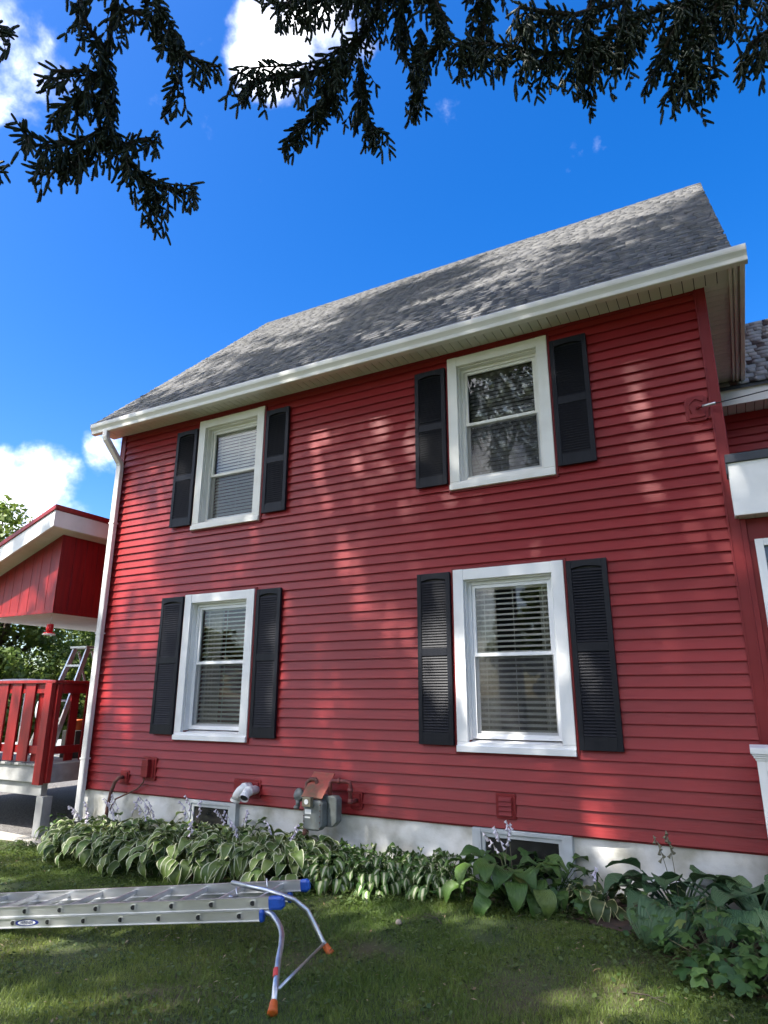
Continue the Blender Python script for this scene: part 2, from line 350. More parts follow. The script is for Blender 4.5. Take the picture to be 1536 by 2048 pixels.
# clapboards: one object for each run of each course
def plank(x0, x1, z0, z1, y=0.0, parent=house):
    b = MB(); e = .0015
    pr = [(y-.0025,z1+.010),(y-.0075,z1-.010),(y-.0265,z0+.004),(y-.0275,z0+.001),(y-.0270,z0-.001),(y-.0235,z0-.001),(y-.0225,z0+.0115),(y-.004,z0+.0115),(y-.0005,z1+.010)]
    b.prism(pr, 'x', x0, x1)
    return b.build('siding_plank', 'siding', parent)
for k in range(48):
    z0 = k*EXP; z1 = z0+EXP
    cuts = []
    for w in WIN:
        o = opening(w)
        if z1+.004 > o[2]-.02 and z0-.002 < o[3]+.02: cuts.append((w[0]+.02, w[1]-.02))
    cuts.sort(); x = XL+.085
    for a, c in cuts: plank(x, a, z0, z1); x = c
    plank(x, .068, z0, z1)
# corner posts and starter strip
b = MB(); b.box(.060,.150,-.034,.0,-.03,ZT-.002); b.box(.055,.072,-.040,-.0342,-.03,ZT-.004); b.box(.138,.153,-.040,-.0342,-.03,ZT-.004); b.build('corner_trim','redtrim',house,bevel=.004)
b = MB(); b.box(XL,XL+.092,-.034,.0,-.03,ZT-.002); b.box(XL,XL+.014,-.040,-.0342,-.03,ZT-.004); b.build('corner_trim','redtrim',house,bevel=.004)
b = MB(); b.box(XL+.093,.059,-.020,-.001,ZT-.035,ZT-.001); b.build('frieze_strip','redtrim',house)

def make_window(w, upper):
    x0,x1,z0,z1,nm = w; o = opening(w); wm = 'cream' if upper else 'white'
    # casing
    b = MB(); yf = -.045
    b.box(x0, o[0], yf, -.001, z0+.0875, z1); b.box(o[1], x1, yf, -.001, z0+.0875, z1); b.box(o[0], o[1], yf+.0025, -.001, o[3], z1-.0015)
    win = b.build('window', wm, house, loc=((x0+x1)/2,0,z0), bevel=.004)
    b = MB(); b.box(x0-.022, x0-.001, -.033, -.001, z0-.02, z1+.022); b.box(x1+.001, x1+.022, -.033, -.001, z0-.02, z1+.022); b.box(x0-.0005, x1+.0005, -.032, -.001, z1+.001, z1+.022); b.box(x0-.0005, x1+.0005, -.030, -.001, z0-.02, z0-.001)
    b.build('channel_trim', 'redtrim', win, bevel=.003)
    b = MB(); b.prism([(-.066,z0),(-.066,z0+.055),(-.0455,z0+.0605),(-.0455,z0+.0865),(-.001,z0+.0865),(-.001,z0)], 'x', x0, x1)
    b.prism([(-.0445,z0+.0635),(.105,z0+.105),(.105,z0+.04),(-.0445,z0+.0605)], 'x', o[0]+.001, o[1]-.001)
    b.build('sill', wm, win, bevel=.003)
    # jamb liner + vinyl unit frame
    b = MB(); yj = .165
    b.box(o[0], o[0]+.012, -.001, yj, o[2]+.02, o[3]); b.box(o[1]-.012, o[1], -.001, yj, o[2]+.02, o[3]); b.box(o[0]+.0125, o[1]-.0125, -.0005, yj, o[3]-.012, o[3])
    b.build('jamb', wm, win)
    fx0, fx1, fz0, fz1 = o[0]+.0125, o[1]-.0125, o[2]+.03, o[3]-.0125
    b = MB(); fw = .032
    b.box(fx0, fx0+fw, .062, .15, fz0, fz1); b.box(fx1-fw, fx1, .062, .15, fz0, fz1); b.box(fx0+fw, fx1-fw, .0625, .15, fz1-fw, fz1); b.box(fx0+fw, fx1-fw, .0625, .15, fz0, fz0+fw)
    b.build('unit_frame', 'vinylwhite' if not upper else wm, win, bevel=.003)
    gx0, gx1 = fx0+fw+.001, fx1-fw-.001; mz = (4.0 if upper else 1.53); sw = .034
    def sash(y, a, c, name):
        b = MB(); b.box(gx0, gx0+sw, y, y+.03, a, c); b.box(gx1-sw, gx1, y, y+.03, a, c); b.box(gx0+sw, gx1-sw, y+.0005, y+.0295, c-sw, c); b.box(gx0+sw, gx1-sw, y+.0005, y+.0295, a, a+sw)
        s = b.build(name, 'vinylwhite' if not upper else wm, win, bevel=.003)
        g = MB(); yy = y+.014; g.add([(gx0+sw,yy,a+sw),(gx1-sw,yy,a+sw),(gx1-sw,yy,c-sw),(gx0+sw,yy,c-sw)], [(0,1,2,3)])
        g.build('pane', 'pane', win)
        return s
    sash(.078, mz-.012, fz1-fw-.001, 'upper_sash'); sash(.112, fz0+fw+.001, mz+.022, 'lower_sash')
    b = MB()   # insect screen over the lower half
    b.add([(gx0+.012,.074,fz0+fw+.012),(gx1-.012,.074,fz0+fw+.012),(gx1-.012,.074,mz-.02),(gx0+.012,.074,mz-.02)], [(0,1,2,3)])
    b.build('insect_screen', scrm, win)
    b = MB(); z_a, z_b = fz0+fw+.002, mz-.013
    b.box(gx0, gx0+.012, .068, .077, z_a, z_b); b.box(gx1-.012, gx1, .068, .077, z_a, z_b); b.box(gx0+.0125, gx1-.0125, .0685, .0765, z_a, z_a+.012)
    b.build('screen_frame', 'bframe' if upper else 'vinylwhite', win)
    b = MB()
    for fx in (.3,.7):
        cx = gx0+(gx1-gx0)*fx; b.box(cx-.03, cx+.03, .112, .128, mz+.0225, mz+.030); b.lathe((cx,.118,mz+.030), [(.012,0),(.010,.008)], 8)
    b.build('sash_lock', 'vinylwhite', win)
    return win, (gx0,gx1,fz0+fw,fz1-fw,mz)
scrm = bpy.data.materials.new('insect_mesh'); scrm.use_nodes = True
_t = scrm.node_tree; _b = _t.nodes['Principled BSDF']; _b.inputs['Base Color'].default_value = (.035,.037,.04,1); _b.inputs['Roughness'].default_value = .6
_tr = N(_t,'ShaderNodeBsdfTransparent'); _ms = N(_t,'ShaderNodeMixShader'); _ms.inputs[0].default_value = .36
_t.links.new(_tr.outputs[0], _ms.inputs[1]); _t.links.new(_b.outputs[0], _ms.inputs[2]); _t.links.new(_ms.outputs[0], _t.nodes['Material Output'].inputs[0])
WG = {}
for w in WIN: WG[w[4]] = make_window(w, w[4][0]=='U')

# shutters
def make_shutter(x0, x1, z0, z1, z_mid):
    b = MB(); st = .046; ya, yb = -.067, -.031; tr, br, mr = .060, .115, .040
    b.box(x0, x0+st, ya, yb, z0, z1); b.box(x1-st, x1, ya, yb, z0, z1)
    b.box(x0+st, x1-st, ya+.001, yb, z0, z0+br); b.box(x0+st, x1-st, ya+.001, yb, z_mid-mr, z_mid+mr)
    n = 10; a, c = x0+st, x1-st
    arch = [(a + (c-a)*i/n, z1-tr-.018+.020*math.sin(math.pi*i/n)) for i in range(n+1)]
    b.prism([(a,z1)] + arch + [(c,z1)], 'y', ya+.001, yb)
    s = b.build('shutter', 'shutter', house, loc=((x0+x1)/2,-.02,z0), bevel=.003)
    l = MB(); p = .0268
    def run(za, zb):
        z = za+.006
        while z < zb-.004:
            l.add([(a,ya+.003,z),(c,ya+.003,z),(c,ya+.0045,z+.005),(a,ya+.0045,z+.005),(a,ya+.017,z+.0258),(c,ya+.017,z+.0258),(c,ya+.023,z+.0225),(a,ya+.023,z+.0225)],
                  [(0,1,2,3),(3,2,5,4),(4,5,6,7),(7,6,1,0)])
            z += p
    run(z0+br, z_mid-mr); run(z_mid+mr, z1-tr-.02)
    l.build('louvers', 'shutter', s, kind='stuff')
    bk = MB(); bk.box(a-.004, c+.004, yb-.004, yb-.0005, z0+.02, z1-.02); bk.build('backing', 'rubber', s)
for xa, xb in ((-2.875,-2.508),(-1.328,-.961),(-6.553,-6.180),(-4.992,-4.637)):
    make_shutter(xa, xb, 3.316, 4.690, 3.316+1.374*.50)
    make_shutter(xa, xb, .688, 2.367, .688+1.679*.525)

# soffit, fascia, gutter
sm = MB().box(-.0452,.0452,-.302,-.006,0,.012).mesh('soffit_panel','soffit')
for i in range(86):
    x = -7.9+.0978*i
    if x > XR+.2: break
    o = obj('soffit_panel', sm, house, (x,0,ZT+.0005+rng.uniform(0,.001)))
b = MB(); b.box(-7.95,.36,-.30,.0,ZT+.016,ZT+.03); b.build('soffit_backing','rubber',house)
b = MB(); b.box(-7.93,.385,-.326,-.303,ZT-.028,ZT+.11); b.build('fascia','gutter',house,bevel=.003)
b = MB()   # closed k-style gutter profile
gp = [(-.3262,4.955),(-.3262,4.815),(-.392,4.815),(-.398,4.822),(-.400,4.858),(-.410,4.878),(-.428,4.905),(-.432,4.925),(-.432,4.955),(-.428,4.963),(-.418,4.963),(-.418,4.955),(-.423,4.948),(-.42,4.91),(-.40,4.88),(-.39,4.83),(-.335,4.825),(-.332,4.955)]
b.prism(gp, 'x', -7.955, .508)
b.build('gutter','gutter',house,bevel=.002)
b = MB()
for x in (-7.952,.505): b.prism(gp[:11]+[(-.33,4.957)], 'x', x-.002, x+.0045)
b.build('gutter_end_cap','gutter',house)
# downspout
b = MB(); 
def dsp(b, pts, w=.092, d=.068):
    pts = [Vector(p) for p in pts]
    vs = []; k = len(pts)
    for i, p in enumerate(pts):
        t = (pts[min(i+1,k-1)]-pts[max(i-1,0)]).normalized(); a = Vector((1,0,0)); a = (a - t*a.dot(t)).normalized(); c = t.cross(a)
        for q in ((-1,-.8),(-.8,-1),(.8,-1),(1,-.8),(1,.8),(.8,1),(-.8,1),(-1,.8)): vs.append(p + a*q[0]*w/2 + c*q[1]*d/2)
    n = 8; b.add(vs, [(i*n+j,i*n+(j+1)%n,(i+1)*n+(j+1)%n,(i+1)*n+j) for i in range(k-1) for j in range(n)] + [tuple(range(n)), tuple(range((k-1)*n,k*n))])
dx = -7.640
dsp(b, [(dx-.02,-.37,4.83),(dx-.02,-.37,4.74),(dx-.018,-.355,4.70),(dx-.01,-.33,4.67),(dx,-.14,4.46),(dx,-.105,4.42),(dx,-.088,4.37),(dx,-.088,3.0),(dx,-.088,1.4),(dx,-.088,-.38)])
b.build('downspout','downspout',house)
for z in (3.5,1.95,.35):
    b = MB(); b.box(dx-.052,dx+.052,-.126,-.041,z,z+.02); b.build('downspout_strap','downspout',house)

# boxed return along the right end
sm2 = MB().box(.001,.205,-.0452,.0452,0,.012).mesh('soffit_panel','soffit')
for i in range(25):
    obj('soffit_panel', sm2, house, (XR,-.03+.0978*i+.055,ZT+.0005))
b = MB(); b.box(.3605,.3845,-.302,2.35,ZT-.030,ZT+.11); b.build('fascia','gutter',house,bevel=.003)
b = MB(); b.box(.400,.428,-.3255,2.3,ZT-.036,ZT+.085); b.box(.385,.400,-.3255,2.3,ZT-.005,ZT+.08); b.box(.4285,.447,-.3255,2.3,ZT-.008,ZT+.08); b.box(.4475,.490,-.3255,2.3,ZT-.055,ZT+.09)
b.build('fascia_moulding','gutter',house,bevel=.003)
b = MB(); b.prism([(.16,5.16),(.50,4.975),(.50,4.968),(.16,4.995)],'y',-.06,2.3); b.build('return_roof','asph',house)

# main roof
def roofmat():
    m = bpy.data.materials.new('asphalt_shingle'); m.use_nodes = True; t = m.node_tree; b = t.nodes['Principled BSDF']; b.inputs['Roughness'].default_value = .85; b.inputs['Specular IOR Level'].default_value = .35
    at = N(t,'ShaderNodeAttribute'); at.attribute_name = 'rnd'; oi = N(t,'ShaderNodeObjectInfo')
    a = N(t,'ShaderNodeMath',operation='ADD'); t.links.new(at.outputs['Fac'],a.inputs[0]); t.links.new(oi.outputs['Random'],a.inputs[1])
    f = N(t,'ShaderNodeMath',operation='FRACT'); t.links.new(a.outputs[0],f.inputs[0])
    r = N(t,'ShaderNodeValToRGB'); r.color_ramp.elements[0].color = (.148,.147,.150,1); r.color_ramp.elements[1].color = (.200,.197,.194,1); e = r.color_ramp.elements.new(.5); e.color = (.172,.171,.173,1)
    t.links.new(f.outputs[0], r.inputs[0])
    tc = N(t,'ShaderNodeTexCoord'); n = N(t,'ShaderNodeTexNoise'); n.inputs['Scale'].default_value = 220; n.inputs['Detail'].default_value = 2; t.links.new(tc.outputs['Object'],n.inputs['Vector'])
    mr = N(t,'ShaderNodeMapRange'); mr.inputs[1].default_value=.3; mr.inputs[2].default_value=.7; mr.inputs[3].default_value=.72; mr.inputs[4].default_value=1.28; t.links.new(n.outputs['Fac'],mr.inputs[0])
    v = N(t,'ShaderNodeVectorMath',operation='SCALE'); t.links.new(r.outputs[0],v.inputs[0]); t.links.new(mr.outputs[0],v.inputs['Scale'])
    t.links.new(v.outputs[0],b.inputs['Base Color'])
    bp = N(t,'ShaderNodeBump'); bp.inputs['Strength'].default_value=.35; bp.inputs['Distance'].default_value=.004; t.links.new(n.outputs['Fac'],bp.inputs['Height']); t.links.new(bp.outputs[0],b.inputs['Normal'])
    return m
M_['shingle'] = roofmat()
def shingle_roof(x0, x1, ye, ze, rows, expo, parent, nparts, edge_jitter=.006):
    """45 degree slope facing -Y, lower edge at (ye, ze)"""
    us = np.array([0,.70710678,.70710678]); nn = np.array([0,-.70710678,.70710678]); ex = np.array([1.,0,0])
    tabs = []
    for r in range(rows):
        x = x0 + rng.uniform(-.2,0)
        while x < x1:
            wd = rng.choice([.10,.14,.17,.21,.26]) ; a, c = max(x,x0+rng.uniform(0,edge_jitter)), min(x+wd,x1-rng.uniform(0,edge_jitter))
            if c-a > .03: tabs.append((a,c,r,rng.choice([0,0,.004,.007])))
            x += wd
    tabs = np.array(tabs)
    cen = np.stack([(tabs[:,0]+tabs[:,1])/2, ye+tabs[:,2]*expo*.7071, ze+tabs[:,2]*expo*.7071],-1)
    dist = np.linalg.norm(cen-np.array(CAM),axis=1)/np.sqrt(tabs[:,1]-tabs[:,0]); order = np.argsort(dist)
    base = np.array([[0,0,-.004],[1,0,-.004],[1,1,-.004],[0,1,-.004],[0,0,.012],[1,0,.012],[1,1,.0005],[0,1,.0005]])
    F8 = np.array([(4,5,6,7),(0,1,5,4),(1,2,6,5),(3,0,4,7)])
    sh = {}
    pl = np.array(wloc(parent))
    def mesh_for(h):
        if h not in sh:
            B = base.copy(); B[4:6,2] += h; B[6:8,2] += h*.3
            V = (B[:,:1]-.5)*ex + B[:,1:2]*(expo+.02)*us + B[:,2:3]*nn
            sh[h] = npmesh('shingle', V, F8, 'shingle', attr=np.zeros(8))
        return sh[h]
    for i in order[:nparts]:
        a,c,r,h = tabs[i]
        p = np.array([(a+c)/2, ye, ze]) + us*r*expo + us*rng.uniform(-.002,.002)
        o = obj('shingle', mesh_for(h), parent, p); o.scale = ((c-a)-.004,1,1)
    rest = order[nparts:]
    V = []; A = []
    for i in rest:
        a,c,r,h = tabs[i]; B = base.copy(); B[4:6,2] += h; B[6:8,2] += h*.3
        p = np.array([a+.002, ye, ze]) + us*(r*expo+rng.uniform(-.002,.002))
        V.append(B[:,:1]*(c-a-.004)*ex + B[:,1:2]*(expo+.02)*us + B[:,2:3]*nn + p - pl); A += [rng.uniform()]*8
    if len(V):
        k = len(V); V = np.concatenate(V); F = (F8[None]+8*np.arange(k)[:,None,None]).reshape(-1,4)
        obj('shingles', npmesh('shingles', V, F, 'shingle', attr=A), parent, kind='stuff')
YE, ZE = -.385, 4.972; ROWS, SX = 43, .1268
b = MB(); L = ROWS*SX*.7071
b.prism([(YE+.01,ZE-.012),(YE+L,ZE+L-.012),(2*(YE+L)-YE,ZE-.012),(2*(YE+L)-YE,ZE-.06),(YE+L,ZE+L-.06),(YE+.01,ZE-.05)],'x',-7.99,.40)
roof = b.build('roof','asph',house)
shingle_roof(-8.0,.41,YE,ZE,ROWS,SX,roof,300)
b = MB()
for i in range(46):
    x = -8.0+i*.182; y, z = YE+L, ZE+L
    b.add([(x,y-.11,z-.098),(x+.2,y-.11,z-.104),(x+.2,y,z+.010),(x,y,z+.018),(x,y+.11,z-.1),(x+.2,y+.11,z-.104),(x,y-.115,z-.113),(x,y,z+.004)],[(0,1,2,3),(3,2,5,4),(0,3,7,6)])
b.build('ridge_cap','asph',roof)
b = MB(); b.prism([(YE+.03,ZE-.052),(YE+L,ZE+L-.061),(YE+L,ZE+L-.20),(YE+.17,ZE-.05)],'x',.37,.398); b.prism([(YE+.03,ZE-.052),(YE+L,ZE+L-.061),(YE+L,ZE+L-.20),(YE+.17,ZE-.05)],'x',-7.985,-7.96); b.build('rake_board','gutter',house)

# wing behind on the right
b = MB(); b.box(.16,4.5,2.52,2.7,-.5,4.6); b.build('wing_wall','redtrim',house)
for k in range(28,46): plank(.16,4.0,k*EXP-.02,(k+1)*EXP-.02,2.52)
b = MB(); b.box(.165,4.0,2.18,2.205,4.545,4.775); b.build('wing_fascia','gutter',house,bevel=.003)
sm3 = MB().box(-.0452,.0452,.0,.31,0,.012).mesh('soffit_panel','soffit')
for i in range(14): obj('soffit_panel', sm3, house, (.215+.0978*i,2.206,4.552))
b = MB(); b.prism([(2.15,4.775),(3.8,6.425),(5.45,4.775),(5.45,4.7),(3.8,6.35),(2.15,4.73)],'x',.165,4.0); wroof = b.build('wing_roof','asph',house)
shingle_roof(.17,4.0,2.13,4.778,16,.145,wroof,110)

# enclosed porch on the right
b = MB(); b.box(.154,3.0,-.012,2.5,-.45,2.595); b.build('porch_wall','redtrim',house)
b = MB(); b.box(.1535,.196,-.040,-.013,-.42,2.594); b.build('porch_corner_trim','redtrim',house,bevel=.004)
b = MB(); b.box(.197,3.0,-.020,-.0125,2.40,2.594); b.build('porch_frieze_board','redtrim',house,bevel=.003)
b = MB(); b.box(.118,3.0,-.200,-.175,2.590,3.050); b.box(.118,.140,-.1745,-.045,2.600,3.050); b.build('porch_fascia','white',house,bevel=.004)
b = MB(); b.box(.106,3.0,-.222,2.5,3.0505,3.125); b.box(.104,.1175,-.215,-.05,2.95,3.05); b.build('porch_roof','asph',house,bevel=.004)
sm4 = MB().box(-.062,.062,-.174,-.013,0,.012).mesh('soffit_panel','soffit')
for i in range(8): obj('soffit_panel', sm4, house, (.205+.128*i,0,2.597))
b = MB(); b.box(.238,.30,-.048,-.013,.9,2.41); b.box(1.2,1.26,-.048,-.013,.9,2.41); b.box(.30,1.2,-.0475,-.013,2.35,2.41); b.box(.30,1.2,-.0475,-.013,.9,.98)
pw = b.build('window','vinylwhite',house,loc=(.75,0,.9),bevel=.004)
b = MB(); b.box(.3005,1.1995,-.024,-.0135,.9805,2.3495); b.build('pane',mat('dark_pane',(.012,.014,.016),.04,spec=.8),pw)

# foundation of painted stone, with basement windows
def foundation():
    xs = np.arange(XL+.02, XR, .05); zs = np.linspace(-.75,.012,16); X, Z = np.meshgrid(xs,zs)
    from mathutils import noise as nz
    Y = np.array([[.006+.030*nz.noise(Vector((x*2.6,z*4.5,0)))+.014*nz.noise(Vector((x*9,z*11,3))) for x in xs] for z in zs]) + .022
    V = np.stack([X,Y,Z],-1).reshape(-1,3)-np.array(wloc(house)); i = np.arange(X.size).reshape(X.shape); F = np.stack([i[:-1,:-1],i[:-1,1:],i[1:,1:],i[1:,:-1]],-1).reshape(-1,4)
    obj('foundation', npmesh('foundation',V,F,'found',smooth=True), house)
foundation()
for x0,x1,z0,zt in ((-5.885,-5.135,-.42,-.012),(-2.36,-1.455,-.46,-.012)):
    b = MB(); w = .085
    b.box(x0,x0+w,-.045,.05,z0,zt); b.box(x1-w,x1,-.045,.05,z0,zt); b.box(x0+w,x1-w,-.0445,.05,zt-.035,zt); b.box(x0+w,x1-w,-.0445,.05,z0,z0+.06)
    bw = b.build('basement_window','bframe',house,loc=((x0+x1)/2,0,z0),bevel=.004)
    b = MB(); a,c,d,e = x0+w+.0005,x1-w-.0005,z0+.0605,zt-.0355; s = .035
    b.box(a,a+s,-.03,.03,d,e); b.box(c-s,c,-.03,.03,d,e); b.box(a+s,c-s,-.0295,.03,e-s,e); b.box(a+s,c-s,-.0295,.03,d,d+s); b.build('sash','bframe',bw,bevel=.003)
    b = MB(); b.box(a+s,c-s,-.014,-.008,d+s,e-s); b.build('pane',mat('basement_pane',(.018,.018,.017),.12,(.035,.033,.03),5,spec=.6),bw)

# wall fittings
def plate(x0,x1,z0,z1,name='mounting_block',y=-.032,cut=.012,inner=.018):
    b = MB(); c = cut; p = [(x0+c,z0),(x1-c,z0),(x1,z0+c),(x1,z1-c),(x1-c,z1),(x0+c,z1),(x0,z1-c),(x0,z0+c)]
    b.prism(p,'y',y,-.001); i = inner; b.box(x0+i,x1-i,y-.013,y-.0005,z0+i,z1-i)
    return b.build(name,'redtrim',house,loc=((x0+x1)/2,0,z0),bevel=.003)
v = plate(-2.125,-1.94,.078,.292,'vent_cover',inner=.026)
b = MB()
for k in range(4): b.prism([(-.046,.115+k*.04),(-.060,.110+k*.04),(-.046,.140+k*.04)],'x',-2.09,-1.975)
b.build('vent_flap','redtrim',v)
plate(-6.64,-6.42,.150,.425,'cable_box',inner=.03)
b = MB(); b.box(-6.60,-6.49,-.10,-.046,.19,.395); b.build('cable_box_lid','redtrim',house,bevel=.006)
plate(-7.02,-6.87,.085,.245,'mounting_block')
b = MB(); b.tube([(-6.945,-.05,.17),(-6.955,-.11,.165),(-6.99,-.13,.12),(-7.04,-.13,0.0),(-7.075,-.13,-.2),(-7.09,-.13,-.64)],.022,8); b.build('conduit','rust',house,smooth=True)
b = MB(); b.tube([(-6.57,-.06,.19),(-6.58,-.06,.13),(-6.68,-.05,.05),(-6.85,-.06,-.02),(-6.98,-.10,-.08),(-7.04,-.12,-.2)],.010,6); b.build('cable','rust',house,smooth=True)
plate(-5.19,-4.815,.062,.250,'mounting_block',inner=.024)
for pts in ([(-4.955,-.02,.175),(-4.955,-.10,.175),(-4.965,-.14,.170),(-4.99,-.165,.145),(-5.015,-.175,.105),(-5.028,-.178,.065)],[(-4.87,-.02,.150),(-4.87,-.14,.150),(-4.868,-.18,.145),(-4.864,-.215,.128),(-4.858,-.24,.105)]):
    b = MB(); b.tube(pts,.046,14); b.tube([pts[-1],(Vector(pts[-1])+(Vector(pts[-1])-Vector(pts[-2])).normalized()*.03)],.054,14,cap=False); b.tube([pts[1],pts[2]],.053,14)
    p = b.build('exhaust_pipe','pvc',house,smooth=True)
    e = Vector(pts[-1])+(Vector(pts[-1])-Vector(pts[-2])).normalized()*.012
    b = MB(); b.lathe(e,[(.040,0),(.040,.008)],14,axis=(Vector(pts[-1])-Vector(pts[-2]))); b.build('bore_shade','dark',p)  # dark disc painted in for the shade inside the pipe
plate(-3.665,-3.525,.045,.215,'mounting_block',inner=.025)
plate(-.150,.040,3.545,3.790,'mounting_block',cut=.03,inner=.03)
b = MB(); b.tube([(-.05,-.04,3.66),(-.03,-.10,3.65),(-.012,-.12,3.642)],.012,6); b.tube([(-.10,-.047,3.62),(-.12,-.05,3.70),(-.06,-.052,3.76),(.0,-.05,3.72)],.006,5); b.build('cable_hook','redtrim',house,smooth=True)

# ------------------------------------------------------------------ blinds and curtains behind the panes
def blind(key, label, tilt, pitch, matn, depth=.048):
    win, (gx0,gx1,z0,z1,mz) = WG[key]; a, c = gx0+.01, gx1-.01; y = .180 if key != 'UR' else .225
    r = empty('window_blind', ((a+c)/2,y,z0), label, 'blind', 'slatted blinds inside the windows')
    ct, st = math.cos(tilt), math.sin(tilt); h = depth/2
    me = MB().add([(a-(a+c)/2,-h*ct,-h*st),((c-a)/2,-h*ct,-h*st),((c-a)/2,0,.003),(a-(a+c)/2,0,.003),((c-a)/2,h*ct,h*st),(a-(a+c)/2,h*ct,h*st)],[(0,1,2,3),(3,2,4,5)]).mesh('slat',matn)
    z = z0+.04
    while z < z1-.05:
        obj('slat', me, r, ((a+c)/2,y,z)); z += pitch
    b = MB(); b.box(a,c,y-.03,y+.03,z1-.045,z1); b.build('head_rail',matn,r)
    b = MB(); b.box(a,c,y-.025,y+.025,z0,z0+.02); b.build('bottom_rail',matn,r)
    b = MB()
    for f in (.12,.5,.88): b.box(a+(c-a)*f-.002,a+(c-a)*f+.002,y-.03,y-.027,z0+.02,z1-.045)
    b.build('cord',matn,r)
blind('UR','closed grey slatted blind behind wrinkled plastic film, upper window nearest the right corner',rad(62),.046,'slatdark')
blind('UL','closed white slatted blind in the upper window nearest the downspout',rad(66),.046,'slat')
blind('LR','open white slatted blind between sheer curtains, lower window above the broad green hosta',rad(30),.053,'slat')
blind('LL','open cream slatted blind in the lower window above the white exhaust pipes',rad(30),.053,'slat')
def curtain(key, fa, fb, label):
    win, (gx0,gx1,z0,z1,mz) = WG[key]; a, c = gx0+(gx1-gx0)*fa, gx0+(gx1-gx0)*fb; n = 26
    V = []
    for i in range(n+1):
        x = a+(c-a)*i/n; y = .26+.018*math.sin(i*1.35)+.006*math.sin(i*3.1)
        V += [(x,y,z0-.05),(x,y,z1+.03)]
    b = MB(); b.add(V,[(2*i,2*i+2,2*i+3,2*i+1) for i in range(n)]); o = b.build('curtain','curtain',None,loc=((a+c)/2,.3,z0-.05),smooth=True); tag(o,label,'curtain','sheer curtains')
curtain('LR',-.05,.24,'left sheer curtain in the lower window above the broad green hosta')
curtain('LR',.80,1.05,'right sheer curtain in the lower window above the broad green hosta')
curtain('LL',-.05,.30,'sheer curtain on the left in the lower window above the white exhaust pipes')
# wrinkled plastic insulation film inside the upper right window
win, (gx0,gx1,z0,z1,mz) = WG['UR']
from mathutils import noise as mn
xs = np.linspace(gx0+.004,gx1-.004,70); zs = np.linspace(z0,z1,120); V = []
for z in zs:
    for x in xs:
        q = Vector((x*2.2+z*.9, z*1.3-x*.6, 1.7)); e = abs(mn.noise(q*2.1)); s = abs(mn.noise(Vector((x*7+z*3.0,z*2.5,5.0))))
        V.append((x, .150+.045*(1-e)**4+.030*(1-s)**5, z))
i = np.arange(len(V)).reshape(len(zs),len(xs)); F = np.stack([i[:-1,:-1],i[:-1,1:],i[1:,1:],i[1:,:-1]],-1).reshape(-1,4)
fo = obj('window_film', npmesh('window_film',np.array(V)-np.array(wloc(house)),F,'pane_film',smooth=True), house)
fo['label'] = 'wrinkled clear plastic film inside the upper window'

# ------------------------------------------------------------------ gas meter
gm = empty('gas_meter',(-3.93,-.27,gz(-3.93)),'grey gas meter under a tilted rusty red board on the foundation wall','gas meter')
b = MB()
def rbox(b,x0,x1,y0,y1,z0,z1,c):
    b.prism([(x0+c,z0),(x1-c,z0),(x1,z0+c),(x1,z1-c*.6),(x1-c*.6,z1),(x0+c*.6,z1),(x0,z1-c*.6),(x0,z0+c)],'y',y0,y1)
rbox(b,-3.985,-3.765,-.40,-.30,-.12,.155,.045); b.build('meter_case','meter',gm,bevel=.012)
b = MB(); rbox(b,-3.93,-3.665,-.295,-.19,-.095,.19,.05); b.build('rear_case','meter',gm,bevel=.012)
b = MB(); b.box(-3.972,-3.778,-.408,-.4005,-.105,.14); b.build('front_flange','meter',gm,bevel=.006)
b = MB(); b.box(-3.965,-3.865,-.455,-.4005,.10,.185); b.build('index_box',mat('olive_box',(.21,.19,.12),.6,(.15,.13,.08),12),gm,bevel=.005)
b = MB(); b.box(-3.958,-3.885,-.4100,-.4085,.030,.072); b.build('data_label','label',gm)
b = MB(); b.box(-3.958,-3.895,-.4100,-.4085,-.008,.006); b.build('barcode_label','label',gm)
# tilted cover board, highest against the wall
b = MB(); tl, trr, br_, bl = Vector((-4.04,-.14,.382)),Vector((-3.785,-.14,.376)),Vector((-3.775,-.385,.166)),Vector((-4.02,-.385,.174))
n_ = (trr-tl).cross(bl-tl).normalized()*-.010
b.add([tl,trr,br_,bl,tl+n_,trr+n_,br_+n_,bl+n_],[(0,1,2,3),(7,6,5,4),(0,4,5,1),(1,5,6,2),(2,6,7,3),(3,7,4,0)])
cv = b.build('cover_board','rustplate',gm,bevel=.002); cv['label'] = 'flaking rusty red cover board'
b = MB(); b.add([tl.lerp(trr,.62).lerp(bl.lerp(br_,.45),.2)-n_*.15,tl.lerp(trr,.66).lerp(bl.lerp(br_,.47),.2)-n_*.15,tl.lerp(trr,.55).lerp(bl.lerp(br_,.46),.85)-n_*.15,tl.lerp(trr,.53).lerp(bl.lerp(br_,.45),.85)-n_*.15],[(0,1,2,3)]); b.build('paint_streak','label',cv)
b = MB(); b.tube([(-4.045,-.26,gz(-4)-.1),(-4.045,-.26,.17)],.018,10); b.tube([(-4.045,-.26,-.20),(-4.045,-.26,-.14)],.03,8); b.tube([(-4.045,-.26,-.06),(-4.045,-.26,-.01)],.029,8); b.build('inlet_pipe','rust',gm,smooth=True)
b = MB(); b.tube([(-4.045,-.26,.15),(-4.055,-.26,.22),(-4.05,-.255,.29),(-4.01,-.25,.325),(-3.95,-.25,.33),(-3.93,-.25,.30),(-3.93,-.25,.18)],.019,10); b.build('loop_pipe','rust',gm,smooth=True)
